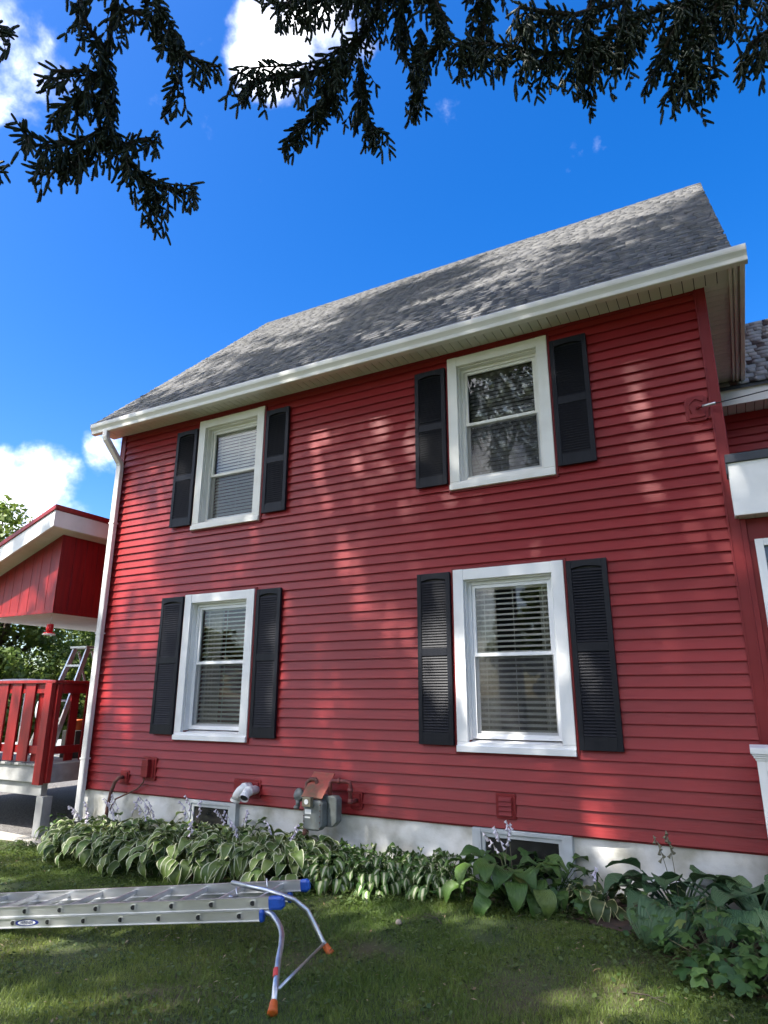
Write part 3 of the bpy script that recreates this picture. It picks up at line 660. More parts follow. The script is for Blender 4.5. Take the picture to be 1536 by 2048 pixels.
b = MB(); b.tube([(-3.77,-.25,.18),(-3.77,-.25,.31),(-3.745,-.25,.325),(-3.60,-.22,.325),(-3.575,-.21,.315),(-3.565,-.205,.29),(-3.565,-.20,.13)],.020,10); b.tube([(-3.69,-.24,.325),(-3.665,-.235,.325)],.029,8); b.tube([(-3.565,-.205,.26),(-3.565,-.203,.23)],.028,8); b.tube([(-3.565,-.20,.165),(-3.565,-.20,.12)],.026,8); b.tube([(-3.565,-.20,.14),(-3.59,-.03,.13)],.019,8)
b.build('outlet_pipe',mat('red_painted_pipe',(.22,.045,.04),.65,(.13,.035,.03),20,bump=.3),gm,smooth=True)
b = MB(); b.lathe((-4.16,-.235,.165),[(.03,-.03),(.062,-.022),(.068,-.006),(.068,.006),(.06,.02),(.04,.03),(.028,.045)],18,axis=(-.35,-.9,.1)); b.tube([(-4.16,-.25,.16),(-4.05,-.26,.15)],.022,10); b.tube([(-4.15,-.26,.12),(-4.15,-.26,.06)],.022,10); b.lathe((-4.145,-.29,.055),[(.026,-.012),(.03,0),(.02,.02)],12)
b.build('regulator','meter',gm,smooth=True)
bolt = MB().lathe((0,0,0),[(.006,0),(.006,.006),(.003,.008)],6,axis=(0,-1,0)).mesh('bolt','rust')
for k in range(5):
    for xb in (-3.968,-3.782): obj('bolt',bolt,gm,(xb,-.4085,-.09+k*.052))
b = MB(); b.lathe((-3.915,-.4555,.145),[(.024,0),(.024,.003)],16,axis=(0,-1,0)); b.build('dial','label',gm)

# ------------------------------------------------------------------ service cable
b = MB(); A_, B_ = Vector((-.012,-.12,3.642)), Vector((9.0,-3.3,4.6)); pts = []
m1 = Vector((.497,-.3,3.606))
for i in range(25):
    t = i/24; p = A_.lerp(B_,t); p.z = 3.642+ (-.062)*min(t/.0565,1)*(1) + max(0,t-.0565)*1.02*(t) ; pts.append(p)
pts = [A_, A_.lerp(m1,.5)+Vector((0,0,-.002)), m1] + [m1+(B_-m1)*f+Vector((0,0,-.9*f*(1-f)*.6)) for f in (.1,.25,.45,.7,1)]
b.tube(pts,.005,6)
wr = b.build('service_cable','rubber',None,loc=A_,smooth=True); tag(wr,'thin black overhead cable running right from the wall bracket','cable')
b = MB(); b.tube([A_+Vector((.01,-.004,0)),A_.lerp(m1,.22)],.014,8); b.build('cable_clamp','steel',wr,smooth=True)

# ------------------------------------------------------------------ white porch newel at the right edge
nw = empty('porch_post',(.19,-.42,gz(.2)),'white panelled porch post with moulded cap at the right corner','post')
x0,x1,y0,y1 = .017,.36,-.56,-.24; zt = .715
b = MB(); b.box(x0+.012,x1-.012,y0+.012,y1-.012,gz(0)-.05,zt)
for a,c,d,e in ((x0,x0+.055,gz(0)-.05,zt),(x1-.055,x1,gz(0)-.05,zt)): b.box(a,c,y0,y0+.0118,d,e)
for d,e in ((zt-.085,zt),(.30,.36),(-.30,-.24)): b.box(x0+.055,x1-.055,y0+.0005,y0+.0115,d,e)
b.box(x0,x0+.0118,y0+.012,y1,gz(0)-.05,zt)
b.build('shaft','white',nw,bevel=.003)
for d,e in ((.36,zt-.085),(-.24,.30)):
    b = MB(); i = .055; w = .014
    b.box(x0+i,x0+i+w,y0+.003,y0+.0115,d,e); b.box(x1-i-w,x1-i,y0+.003,y0+.0115,d,e); b.box(x0+i+w,x1-i-w,y0+.0035,y0+.0115,e-w*1.4,e); b.box(x0+i+w,x1-i-w,y0+.0035,y0+.0115,d,d+w*1.4)
    b.build('panel_moulding','white',nw,bevel=.004)
b = MB()
for k,(ov,za,zb) in enumerate(((.008,.700,.716),(.018,.7165,.732),(.026,.7325,.745),(.034,.7455,.79))): b.box(x0-ov,x1+ov,y0-ov,y1+ov,za+.0,zb)
b.build('cap','white',nw,bevel=.005)

# ------------------------------------------------------------------ extension ladder propped on a stabiliser
az, pt_ = 0.1995225, 0.1078111
le = Vector((math.cos(az)*math.cos(pt_), math.sin(az)*math.cos(pt_), math.sin(pt_))); lw = Vector((-math.sin(az),math.cos(az),0)); ln = le.cross(lw).normalized()
L0 = Vector((-4.80173,-2.69276,-.36665)); RS = .3048
lad = empty('extension_ladder', (L0.x-.6,L0.y,gz(-5.4)), 'aluminium extension ladder lying on the lawn with blue end caps and an oval badge', 'ladder')
def lp(s, w, h): return L0 + le*s + lw*w + ln*h
def rail(sa, sb, w, h0, h1, out):
    """channel rail: web and two flanges pointing inwards; out = -1 near side, +1 far side"""
    b = MB(); t = .004; fl = .020
    def bx(wa,wb,ha,hb):
        vs = [lp(s,w_,h_) for s in (sa,sb) for w_,h_ in ((wa,ha),(wb,ha),(wb,hb),(wa,hb))]
        b.add(vs,[(0,1,2,3),(7,6,5,4),(0,4,5,1),(1,5,6,2),(2,6,7,3),(3,7,4,0)])
    bx(w-t/2,w+t/2,h0,h1); bx(w-fl*.55,w+fl*.55,h1+.0002,h1+.005); bx(w-fl*.55,w+fl*.55,h0-.005,h0-.0002)
    return b.build('rail','alu',lad)
UW, LWD = .42, .435   # widths
uh0, uh1, lh0, lh1 = -.034, .027, -.101, -.046
US, UE = -2.7*RS, 6.58*RS; LS, LE_ = -3.0*RS, 6.20*RS
rn = rail(US,UE,0,uh0,uh1,-1); rf = rail(US,UE,UW,uh0,uh1,1); r2 = rail(LS,LE_,-.006,lh0,lh1,-1); rail(LS,LE_,LWD-.006,lh0,lh1,1)
def rung(s,h,w1):
    b = MB(); pts = []
    # D-section: rounded front, flat top
    sec = [(.018*math.cos(g),.016*math.sin(g)) for g in np.linspace(math.pi/2,3*math.pi/2,7)] + [(.012,-.016),(.016,-.012),(.016,.012),(.012,.016)]
    n = len(sec); vs = [lp(s+a,w,h+c) for w in (-.010,w1+.010) for a,c in sec]
    b.add(vs,[tuple(range(n)),tuple(reversed(range(n,2*n)))]+[(i,i+n,(i+1)%n+n,(i+1)%n) for i in range(n)])
    b.build('rung','alu',lad)
    # swaged rung end: bright rim, and a flat black face standing in for the shaded hollow
    b = MB(); sec2 = [(x*1.45,y*1.45) for x,y in sec]; sec3 = [(x*1.0,y*1.0) for x,y in sec]
    vs = [lp(s+a,-.0125,h+c) for a,c in sec2]+[lp(s+a,-.0135,h+c) for a,c in sec3]
    b.add(vs,[(i,(i+1)%n,(i+1)%n+n,i+n) for i in range(n)]); b.build('rung_rim','vinylwhite' if False else 'alu',lad)
    b = MB(); b.add([lp(s+a*.86-.003,-.0145,h+c*.9) for a,c in sec],[tuple(range(n))]); b.build('rung_hollow_shade','rubber',lad)
for i in range(-2,7): rung(i*RS,.0,UW)
for i in range(-2,7): rung(i*RS-.10,-.072,LWD-.012)
def endcap(s,w,h0,h1,wr_=.022,l0=.035,l1=.045):
    b = MB()
    vs = []
    for sx,sc_ in ((s-l0,1.0),(s+l1*.55,1.0),(s+l1,.62)):
        hm = (h0+h1)/2; hh = (h1-h0)/2+.009
        for a,c in ((-1,-.6),(-.6,-1),(.6,-1),(1,-.6),(1,.6),(.6,1),(-.6,1),(-1,.6)): vs.append(lp(sx,w+a*wr_*sc_,hm+c*hh*sc_))
    n = 8; b.add(vs,[(i*n+j,i*n+(j+1)%n,(i+1)*n+(j+1)%n,(i+1)*n+j) for i in range(2) for j in range(n)]+[tuple(range(n)),tuple(range(16,24))])
    b.build('end_cap','blue',lad,bevel=.003)
endcap(UE,0,uh0,uh1,l0=.06); endcap(UE,UW,uh0,uh1,l0=.02); endcap(LE_,-.006,lh0,lh1,l0=.012,l1=.018); endcap(LE_,LWD-.006,lh0,lh1,l0=.012,l1=.018)
# oval badge on the lower near rail
def oval(s,h,rw,rh,w,name,m,parent):
    b = MB(); b.add([lp(s+rw*math.cos(g),w,h+rh*math.sin(g)) for g in np.linspace(0,2*math.pi,33)[:-1]],[tuple(range(32))]); return b.build(name,m,parent)
bs, bh = .02, -.073
bd = oval(bs,bh,.105,.021,-.0095,'badge',mat('badge_blue',(.015,.03,.20),.4),r2)
oval(bs,bh,.078,.0155,-.0105,'badge_field','label',r2)
cu_ = bpy.data.curves.new('lettering','FONT'); cu_.body = 'WERNER'; cu_.align_x = 'CENTER'; cu_.align_y = 'CENTER'; cu_.size = .028; cu_.extrude = 0.0; cu_.offset = .0006; cu_.shear = .25
to = bpy.data.objects.new('tmp_text',cu_); COL.objects.link(to); bpy.context.view_layer.update()
tm = bpy.data.meshes.new_from_object(to.evaluated_get(bpy.context.evaluated_depsgraph_get())); bpy.data.objects.remove(to); bpy.data.curves.remove(cu_)
o_ = wloc(r2)
for v in tm.vertices: v.co = lp(bs+v.co.x*1.0, -.0115, bh+v.co.y) - o_
tm.materials.clear(); tm.materials.append(mat('badge_ink',(.012,.02,.10),.5)); obj('lettering',tm,r2)
# stabiliser
stb = empty('stabiliser',(-2.9,-2.2,-.3),parent=lad)
N_ = [(-3.35,-2.36,-.245),(-2.948,-2.3,-.215),(-2.86,-2.335,-.217),(-2.77,-2.4,-.228),(-2.70,-2.46,-.238),(-2.645,-2.52,-.252),(-2.59,-2.60,-.278),(-2.547,-2.68,-.312),(-2.47,-2.80,-.374),(-2.407,-2.9,-.436)]
F_ = [(-3.417,-2.08,-.152),(-3.085,-2.12,-.15),(-2.938,-2.14,-.158),(-2.867,-2.09,-.19),(-2.79,-2.045,-.252),(-2.73,-2.035,-.335),(-2.67,-2.03,-.421),(-2.635,-2.03,-.455)]
b = MB(); b.tube(N_,.017,12); tn = b.build('arm','steel',stb,smooth=True)
b = MB(); b.tube(F_,.017,12); b.build('arm','steel',stb,smooth=True)
b = MB(); a_, c_ = Vector((-2.515,-2.74,-.34)), Vector((-2.485,-2.782,-.362)); b.tube([a_,c_],.0178,12,cap=False); b.build('warning_sticker',mat('red_sticker',(.6,.06,.05),.5),stb,smooth=True)
b = MB(); b.tube([(-2.436,-2.82,-.394),(-2.654,-2.03,-.43)],.009,8); b.build('brace','steel',stb,smooth=True)
for p,q in ((N_[-1],N_[-2]),(F_[-1],F_[-2])):
    p, q = Vector(p), Vector(q); d = (p-q).normalized(); b = MB(); b.lathe(p-d*.02,[(.019,0),(.021,.004),(.022,.02),(.027,.058),(.029,.066),(.015,.068)],16,axis=d); b.build('foot','orange',stb,smooth=True)
b = MB(); b.tube([lp(5.35*RS,.04,.03),lp(5.35*RS,.14,.012)],.010,8); b.tube([lp(5.3*RS,.16,.06),lp(5.36*RS,.14,-.03)],.006,6); b.tube([lp(5.7*RS,UW-.04,.06),lp(5.72*RS,UW-.05,-.06)],.006,6); b.build('u_bolt','steel',stb,smooth=True)

# ------------------------------------------------------------------ deck on the left
DX, DY, DZ = -8.13, -.235, .275
deck = empty('deck',(-10.3,1.6,gz(-9)),'raised grey deck with red board railing left of the house','deck')
for i in range(31):
    x1_ = DX-.01-i*.146; b = MB(); b.box(x1_-.14,x1_,DY-.03,3.6,DZ-.03,DZ); b.build('floor_board','deckgrey',deck,bevel=.003)
b = MB(); b.box(-12.6,DX-.03,DY+.0,DY+.04,DZ-.235,DZ-.0305); b.build('rim_joist','deckgrey',deck,bevel=.004)
b = MB(); b.box(DX-.05,DX-.0105,DY+.0405,3.6,DZ-.235,DZ-.0305); b.build('rim_joist','deckgrey',deck,bevel=.004)
b = MB(); b.box(-12.6,DX-.16,DY+.05,DY+.14,DZ-.40,DZ-.2355); b.build('beam','deckgrey',deck,bevel=.004)
for x,y in ((DX-.14,DY+.03),(-9.75,DY+.06),(-11.6,DY+.06),(DX-.14,1.6),(-9.75,2.4)):
    b = MB(); b.box(x-.07,x+.07,y+.001,y+.139,gz(x)-.1,DZ-.401); b.build('support_post','deckgrey',deck,bevel=.006)
# railing
b = MB(); b.box(DX-.16,DX-.02,DY-.10,DY-.032,.03,1.30); b.box(DX-.155,DX+.02,DY-.031,DY+.04,.05,1.30); b.build('railing_post','deckred',deck,bevel=.005)
b = MB(); b.box(-12.6,DX+.04,DY-.10,DY+.05,1.302,1.342); b.build('cap_rail','deckred',deck,bevel=.006)
b = MB(); b.box(DX-.11,DX+.04,DY+.052,3.6,1.300,1.340); b.build('cap_rail','deckred',deck,bevel=.006)
for z in ((1.17,1.30),(.40,.50)):
    b = MB(); b.box(-12.6,DX-.161,DY-.045,DY-.005,z[0],z[1]-.001); b.build('cross_rail','deckred',deck,bevel=.004)
    b = MB(); b.box(DX-.03,DX+.01,DY+.053,3.6,z[0],z[1]-.001); b.build('cross_rail','deckred',deck,bevel=.004)
bmF = MB().box(-.10,.10,-.026,0,.30,1.299).mesh('baluster_board','deckred'); bmB = MB().box(-.085,.085,0,.026,.30,1.299).mesh('baluster_board','deckred')
for i in range(13):
    obj('baluster_board', bmF, deck, (DX-.50-i*.30,DY-.046,0)); 
for i in range(13):
    o = obj('baluster_board', bmB, deck, (DX-.33-i*.30,DY-.004,0)); o.scale = (.8,1,1)
smF = MB().box(0,.026,-.12,.12,.30,1.299).mesh('baluster_board','deckred')
for i,y in enumerate((.40,.86,1.32,1.78,2.24,2.7)): obj('baluster_board', smF, deck, (DX+.0105,y-.0,0)) if i else obj('baluster_board', smF, deck, (DX+.0105,.30,0))
for y in (.06,.60,1.1,1.6): obj('baluster_board', smF, deck, (DX-.0565,y,0)).scale = (1,.5,1)
b = MB(); b.box(DX-.03,DX+.09,.44,.56,-.15,1.30); b.build('railing_post','deckred',deck,bevel=.005)

# ------------------------------------------------------------------ canopy over the deck
can = empty('deck_canopy',(-10.3,1.2,DZ),'red shed-roofed canopy with white fascia over the deck','canopy')
CX, CY = -8.405, -.30; SL = .365
def ztop(x, z=3.70): return z - SL*(-8.22-x)
def slopebox(b, x0, x1, y0, y1, zlo, zhi, mi=0):
    """box whose top and bottom follow the roof slope; z given at x=-8.22"""
    v = [(x,y,ztop(x,z)) for z in (zlo,zhi) for x,y in ((x0,y0),(x1,y0),(x1,y1),(x0,y1))]
    b.add(v,[(0,3,2,1),(4,5,6,7),(0,1,5,4),(1,2,6,5),(2,3,7,6),(3,0,4,7)],mi)
b = MB(); slopebox(b,-10.9,-8.20,-.62,4.5,3.665,3.73); b.build('roof','deckred',can,bevel=.004)
b = MB(); slopebox(b,-10.9,-8.225,-.60,-.57,3.43,3.664); b.build('fascia','white',can,bevel=.003)
b = MB(); slopebox(b,-8.255,-8.2255,-.569,4.5,3.43,3.663); b.build('fascia','white',can,bevel=.003)
for i in range(26):
    b = MB(); x = -8.26-i*.10; slopebox(b,x-.097,x,-.568,CY-.002,3.452,3.462); b.build('soffit_panel','soffit',can)
for i in range(48):
    b = MB(); y = CY+i*.10; slopebox(b,CX+.003,-8.257,y,y+.097,3.452,3.462); b.build('soffit_panel','soffit',can)
for i in range(12):   # front face, grooved boards
    x1_ = CX-i*.2; x0_ = x1_-.194; b = MB()
    b.add([(x0_,CY,2.28),(x1_,CY,2.28),(x1_,CY,ztop(x1_,3.45)),(x0_,CY,ztop(x0_,3.45)),(x0_,CY+.02,2.28),(x1_,CY+.02,2.28),(x1_,CY+.02,ztop(x1_,3.45)),(x0_,CY+.02,ztop(x0_,3.45))],[(0,1,2,3),(7,6,5,4),(0,4,5,1),(1,5,6,2),(2,6,7,3),(3,7,4,0)])
    b.build('panel_board','deckred',can,bevel=.003)
for i in range(24):   # right face
    y0_ = CY+.021+i*.2; b = MB(); b.box(CX-.02,CX,y0_,y0_+.194,2.28,ztop(CX,3.45)); b.build('panel_board','deckred',can,bevel=.003)
b = MB(); b.box(-10.8,CX-.03,CY+.021,CY+.04,2.285,2.55); b.box(CX-.05,CX-.021,CY+.05,4.4,2.30,3.38); b.build('backing','rubber',can)
b = MB(); b.box(CX-.012,CX+.012,CY-.012,CY-.0005,2.27,3.36); b.build('corner_bead','deckred',can)
b = MB(); b.box(-10.8,CX+.02,CY-.016,CY-.001,2.255,2.30); b.box(CX+.001,CX+.016,CY,4.4,2.255,2.30); b.build('bottom_trim','deckred',can,bevel=.003)
for i in range(18):
    x1_ = CX-.005-i*.105; b = MB(); b.prism([(x1_-.1,2.262),(x1_-.085,2.275),(x1_-.015,2.275),(x1_,2.262),(x1_,2.285),(x1_-.1,2.285)],'y',CY+.045,4.3); b.build('ceiling_strip','white',can)
for x,y in ((-10.75,-.2),(-10.75,4.2),(-8.6,4.2)):
    b = MB(); b.box(x-.05,x+.05,y-.05,y+.05,DZ+.001 if y<3.6 else gz(x)-.05,2.28); b.build('post','deckred',can,bevel=.004)

# ------------------------------------------------------------------ things on and about the deck
fx, fy = -8.63, -.15
fd = empty('hummingbird_feeder',(fx,fy,1.98),'small red hummingbird feeder hanging under the canopy corner','feeder')
b = MB(); b.lathe((fx,fy,1.985),[(.02,0),(.072,.004),(.078,.012),(.072,.022),(.03,.03)],18); b.build('dish','redplastic',fd,smooth=True)
b = MB(); b.lathe((fx,fy,2.016),[(.03,0),(.047,.012),(.050,.06),(.046,.095),(.05,.105),(.03,.112)],18); b.build('bottle','redplastic',fd,smooth=True)
b = MB(); b.lathe((fx,fy,1.972),[(.085,0),(.09,.006),(.085,.0125)],18); b.build('perch_ring','label',fd,smooth=True)
b = MB(); b.tube([(fx,fy,2.127),(fx,fy,2.18),(fx+.02,fy,2.22),(fx,fy,2.255),(fx-.01,fy,2.275)],.0035,6); b.build('hanger','steel',fd,smooth=True)

st_ = empty('step_ladder',(-9.1,.9,DZ),'aluminium step ladder standing on the deck behind the red railing','step ladder')
top = Vector((-9.16,.82,1.86)); zb = DZ
for sx in (-.17,.17):
    b = MB(); b.bar((top.x+sx*.9,top.y,top.z),(top.x+sx*1.55-.30,top.y-.30,zb),.03,.075,up=(0,1,0)); b.build('front_rail','alu',st_)
    b = MB(); b.bar((top.x+sx*.9+.02,top.y+.05,top.z-.04),(top.x+sx*1.4+.25,top.y+.55,zb),.02,.03,up=(0,1,0)); b.build('rear_rail','alu',st_)
for k in range(1,6):
    f = k/6; c = Vector((top.x-.30*f,top.y-.30*f,top.z+(zb-top.z)*f)); w = .15*(1+.6*f); b = MB(); b.box(c.x-w,c.x+w,c.y-.04,c.y+.04,c.z-.015,c.z+.015); b.build('step','alu',st_)
b = MB(); b.box(top.x-.19,top.x+.19,top.y-.07,top.y+.09,top.z,top.z+.035); b.build('top_cap','alu',st_,bevel=.006)

# pale cloth-covered patio table, orange pot and small boxes half seen through the railing
tb = empty('patio_table',(-10.35,.8,DZ),'white-topped patio table behind the deck railing','table')
b = MB(); b.lathe((-10.35,.8,1.36),[(.02,.05),(.30,.04),(.55,.012),(.56,0),(.5,-.01)],28); b.build('top','label',tb,smooth=True)
b = MB(); b.tube([(-10.35,.8,1.36),(-10.35,.8,DZ+.03)],.03,10); b.lathe((-10.35,.8,DZ),[(.25,0),(.24,.02),(.05,.035)],20); b.build('pedestal','label',tb,smooth=True)
pot = empty('flower_pot',(-8.75,.62,DZ),'orange pot glimpsed through the gap in the right side railing','pot')
b = MB(); b.lathe((-8.75,.62,DZ+.38),[(.05,0),(.075,.12),(.085,.125),(.085,.15),(.07,.15)],18); b.build('pot','orange',pot,smooth=True)
b = MB(); b.box(-8.9,-8.6,.47,.77,DZ,DZ+.379); b.build('stand','rubber',pot,bevel=.01)
bg_ = MB(); 
for k in range(9):
    t = k/8; bg_.v += []
b = MB(); b.lathe((-9.25,.30,.80),[(.02,0),(.045,.04),(.055,.12),(.05,.2),(.035,.26),(.012,.29)],12); bag = b.build('hanging_bag',mat('pale_bag',(.62,.66,.74),.5,bump=.5,bscale=12),None,loc=(-9.25,.30,.80),smooth=True); tag(bag,'pale plastic bag hanging behind the front deck railing','bag')

# gravel, kerb under the deck
def sheet(name, pts, z, m, label=None):
    b = MB(); b.add([(x,y,gz(x)+z) for x,y in pts],[tuple(range(len(pts)))]); o = b.build(name,m); tag(o,label,kind='structure'); return o
gm_ = mat('gravel', (0.20,0.19,0.18), .9, (0.075,.07,.066), 45, bump=1.0, bscale=60, lo=.35, hi=.6)
sheet('gravel', [(-14,-.16),(-7.75,-.40),(-7.75,6),(-14,6)], .012, gm_, 'dark gravel bed below the deck')
nS = 5200; xs = rng.uniform(-12.5,-7.8,nS); ys = rng.uniform(-.25,3.6,nS); r = rng.uniform(.010,.026,nS)
base = np.array([[1,0,0],[0,1,0],[-1,0,0],[0,-1,0],[0,0,.7],[0,0,-.5]]); F0 = np.array([(0,1,4),(1,2,4),(2,3,4),(3,0,4)])
a = rng.uniform(0,6.28,nS); ca, sa = np.cos(a), np.sin(a)
Vb = base[None]*r[:,None,None]*rng.uniform(.6,1.3,(nS,6,3)); V = np.empty_like(Vb); V[...,0] = Vb[...,0]*ca[:,None]-Vb[...,1]*sa[:,None]; V[...,1] = Vb[...,0]*sa[:,None]+Vb[...,1]*ca[:,None]; V[...,2] = Vb[...,2]
V += np.stack([xs,ys,gzn(xs,ys)+.014],-1)[:,None]
o = obj('gravel_stones', npmesh('gravel_stones', V.reshape(-1,3), (F0[None]+6*np.arange(nS)[:,None,None]).reshape(-1,3), mat('stone',(.24,.23,.22),.85,(.11,.105,.10),60))); tag(o,'loose grey gravel stones under the deck','gravel',kind='stuff')
b = MB()
pts = [(-14,-.20),(-11,-.22),(-9.2,-.26),(-8.4,-.33),(-7.95,-.42),(-7.72,-.45)]
for (xa,ya),(xb,yb) in zip(pts[:-1],pts[1:]):
    b.add([(xa,ya-.10,gz(xa)-.05),(xb,yb-.10,gz(xb)-.05),(xb,yb+.08,gz(xb)-.05),(xa,ya+.08,gz(xa)-.05),(xa,ya-.08,gz(xa)+.05),(xb,yb-.08,gz(xb)+.05),(xb,yb+.06,gz(xb)+.05),(xa,ya+.06,gz(xa)+.05)],[(0,1,5,4),(4,5,6,7),(2,3,7,6),(0,4,7,3),(1,2,6,5)])
o = b.build('concrete_kerb',mat('old_concrete',(.52,.49,.42),.9,(.38,.35,.29),8,bump=.4),None,loc=(-8,-.3,gz(-8)),bevel=.01); tag(o,'pale weathered concrete edging at the foot of the deck post','kerb')
LIMBS_L=[
 [(-2.57, -4.45, 6.27), (-2.79, -4.37, 5.64), (-2.84, -4.34, 5.22), (-2.94, -4.28, 4.98), (-3.0, -4.22, 4.76), (-3.02, -4.12, 4.54), (-2.97, -4.0, 4.37), (-2.92, -3.87, 4.25), (-2.88, -3.82, 4.17)],
 [(-2.85, -4.3, 5.19), (-2.68, -4.21, 5.14), (-2.58, -4.11, 5.02), (-2.5, -4.05, 4.9), (-2.43, -3.98, 4.85), (-2.34, -3.95, 4.82)],
 [(-2.86, -4.35, 5.46), (-2.66, -4.25, 5.29), (-2.61, -4.16, 5.16), (-2.56, -4.11, 5.03), (-2.59, -4.08, 5.0)],
 [(-2.96, -4.27, 4.96), (-2.92, -4.42, 4.93), (-2.9, -4.5, 4.98), (-2.84, -4.57, 5.05)],
 [(-2.99, -4.23, 4.78), (-2.98, -4.36, 4.72), (-3.02, -4.44, 4.65), (-3.05, -4.52, 4.59)],
 [(-3.03, -4.17, 4.71), (-3.05, -4.3, 4.63), (-3.07, -4.38, 4.51), (-3.15, -4.4, 4.45)],
 [(-3.02, -4.13, 4.55), (-3.11, -4.23, 4.38), (-3.17, -4.36, 4.25), (-3.21, -4.46, 4.19), (-3.18, -4.55, 4.19)],
 [(-3.04, -4.06, 4.5), (-3.11, -4.18, 4.35), (-3.2, -4.27, 4.24), (-3.25, -4.34, 4.15), (-3.29, -4.37, 4.13)],
 [(-2.96, -3.91, 4.32), (-2.83, -3.83, 4.23), (-2.73, -3.78, 4.2), (-2.66, -3.76, 4.16)],
 [(-3.02, -4.02, 4.49), (-2.87, -4.01, 4.47), (-2.79, -3.98, 4.44)],
 [(-2.59, -4.01, 4.83), (-2.64, -4.0, 4.78), (-2.67, -3.98, 4.75)],
 [(-3.59, -5.07, 4.73), (-3.27, -4.87, 4.68), (-3.13, -4.78, 4.64)],
 [(-3.95, -4.76, 4.27), (-3.78, -4.65, 4.2), (-3.62, -4.55, 4.15), (-3.52, -4.49, 4.12)],
]
LIMBS_R=[
 [(-0.99, -3.42, 6.6), (-1.39, -3.36, 6.01), (-1.59, -3.32, 5.56), (-1.71, -3.32, 5.39), (-1.8, -3.37, 5.26), (-1.92, -3.43, 5.11), (-2.03, -3.54, 5.0), (-2.15, -3.64, 4.94), (-2.27, -3.74, 4.87), (-2.32, -3.76, 4.78)],
 [(-1.14, -3.42, 6.34), (-1.35, -3.37, 5.79), (-1.45, -3.24, 5.56), (-1.45, -3.13, 5.48), (-1.45, -3.02, 5.4)],
 [(-1.52, -3.41, 5.76), (-1.66, -3.54, 5.55), (-1.81, -3.67, 5.44), (-1.91, -3.79, 5.34), (-2.04, -3.87, 5.33)],
 [(-1.33, -3.26, 5.73), (-1.2, -3.23, 5.5), (-1.16, -3.17, 5.34), (-1.21, -3.16, 5.2), (-1.31, -3.17, 5.17)],
 [(-1.81, -3.36, 5.25), (-1.93, -3.34, 5.04), (-2.0, -3.35, 4.89), (-2.15, -3.35, 4.8), (-2.17, -3.38, 4.67)],
 [(-1.34, -3.16, 5.41), (-1.46, -3.0, 5.26), (-1.53, -2.89, 5.14)],
 [(-1.76, -3.24, 5.31), (-1.78, -3.17, 5.12), (-1.85, -3.08, 5.02), (-1.74, -3.03, 4.89)],
 [(-0.72, -3.24, 6.32), (-0.84, -3.12, 5.75), (-0.9, -3.07, 5.46), (-0.97, -3.01, 5.27), (-1.01, -2.95, 5.22)],
 [(1.32, -2.16, 5.67), (0.87, -2.35, 5.41), (0.52, -2.56, 5.25), (0.16, -2.68, 5.25), (-0.06, -2.77, 5.2), (-0.28, -2.8, 5.09), (-0.46, -2.82, 5.08), (-0.62, -2.94, 5.03), (-0.78, -3.04, 5.08), (-0.95, -3.12, 5.11), (-1.08, -3.18, 5.12)],
 [(-0.12, -2.87, 5.66), (-0.31, -2.83, 5.37), (-0.36, -2.79, 5.2), (-0.33, -2.72, 5.01), (-0.38, -2.65, 4.94), (-0.42, -2.62, 4.91)],
 [(0.07, -2.81, 5.61), (-0.11, -2.72, 5.41), (-0.4, -2.89, 5.27), (-0.58, -3.04, 5.24), (-0.68, -3.16, 5.19), (-0.72, -3.11, 5.15)],
 [(0.54, -2.62, 5.43), (0.37, -2.6, 5.17), (0.25, -2.6, 5.04), (0.18, -2.61, 4.92), (0.19, -2.53, 4.85), (0.29, -2.48, 4.79)],
 [(0.32, -2.71, 5.39), (0.18, -2.68, 5.12), (0.08, -2.67, 4.98), (0.01, -2.63, 4.94)],
 [(0.95, -2.34, 5.11), (0.63, -2.53, 4.93), (0.52, -2.56, 4.84), (0.49, -2.51, 4.8), (0.49, -2.48, 4.76)],
 [(-0.03, -2.76, 5.19), (-0.17, -2.75, 5.04), (-0.21, -2.7, 5.0)],
 [(0.17, -2.55, 4.86), (0.09, -2.57, 4.81), (0.07, -2.56, 4.73)],
]

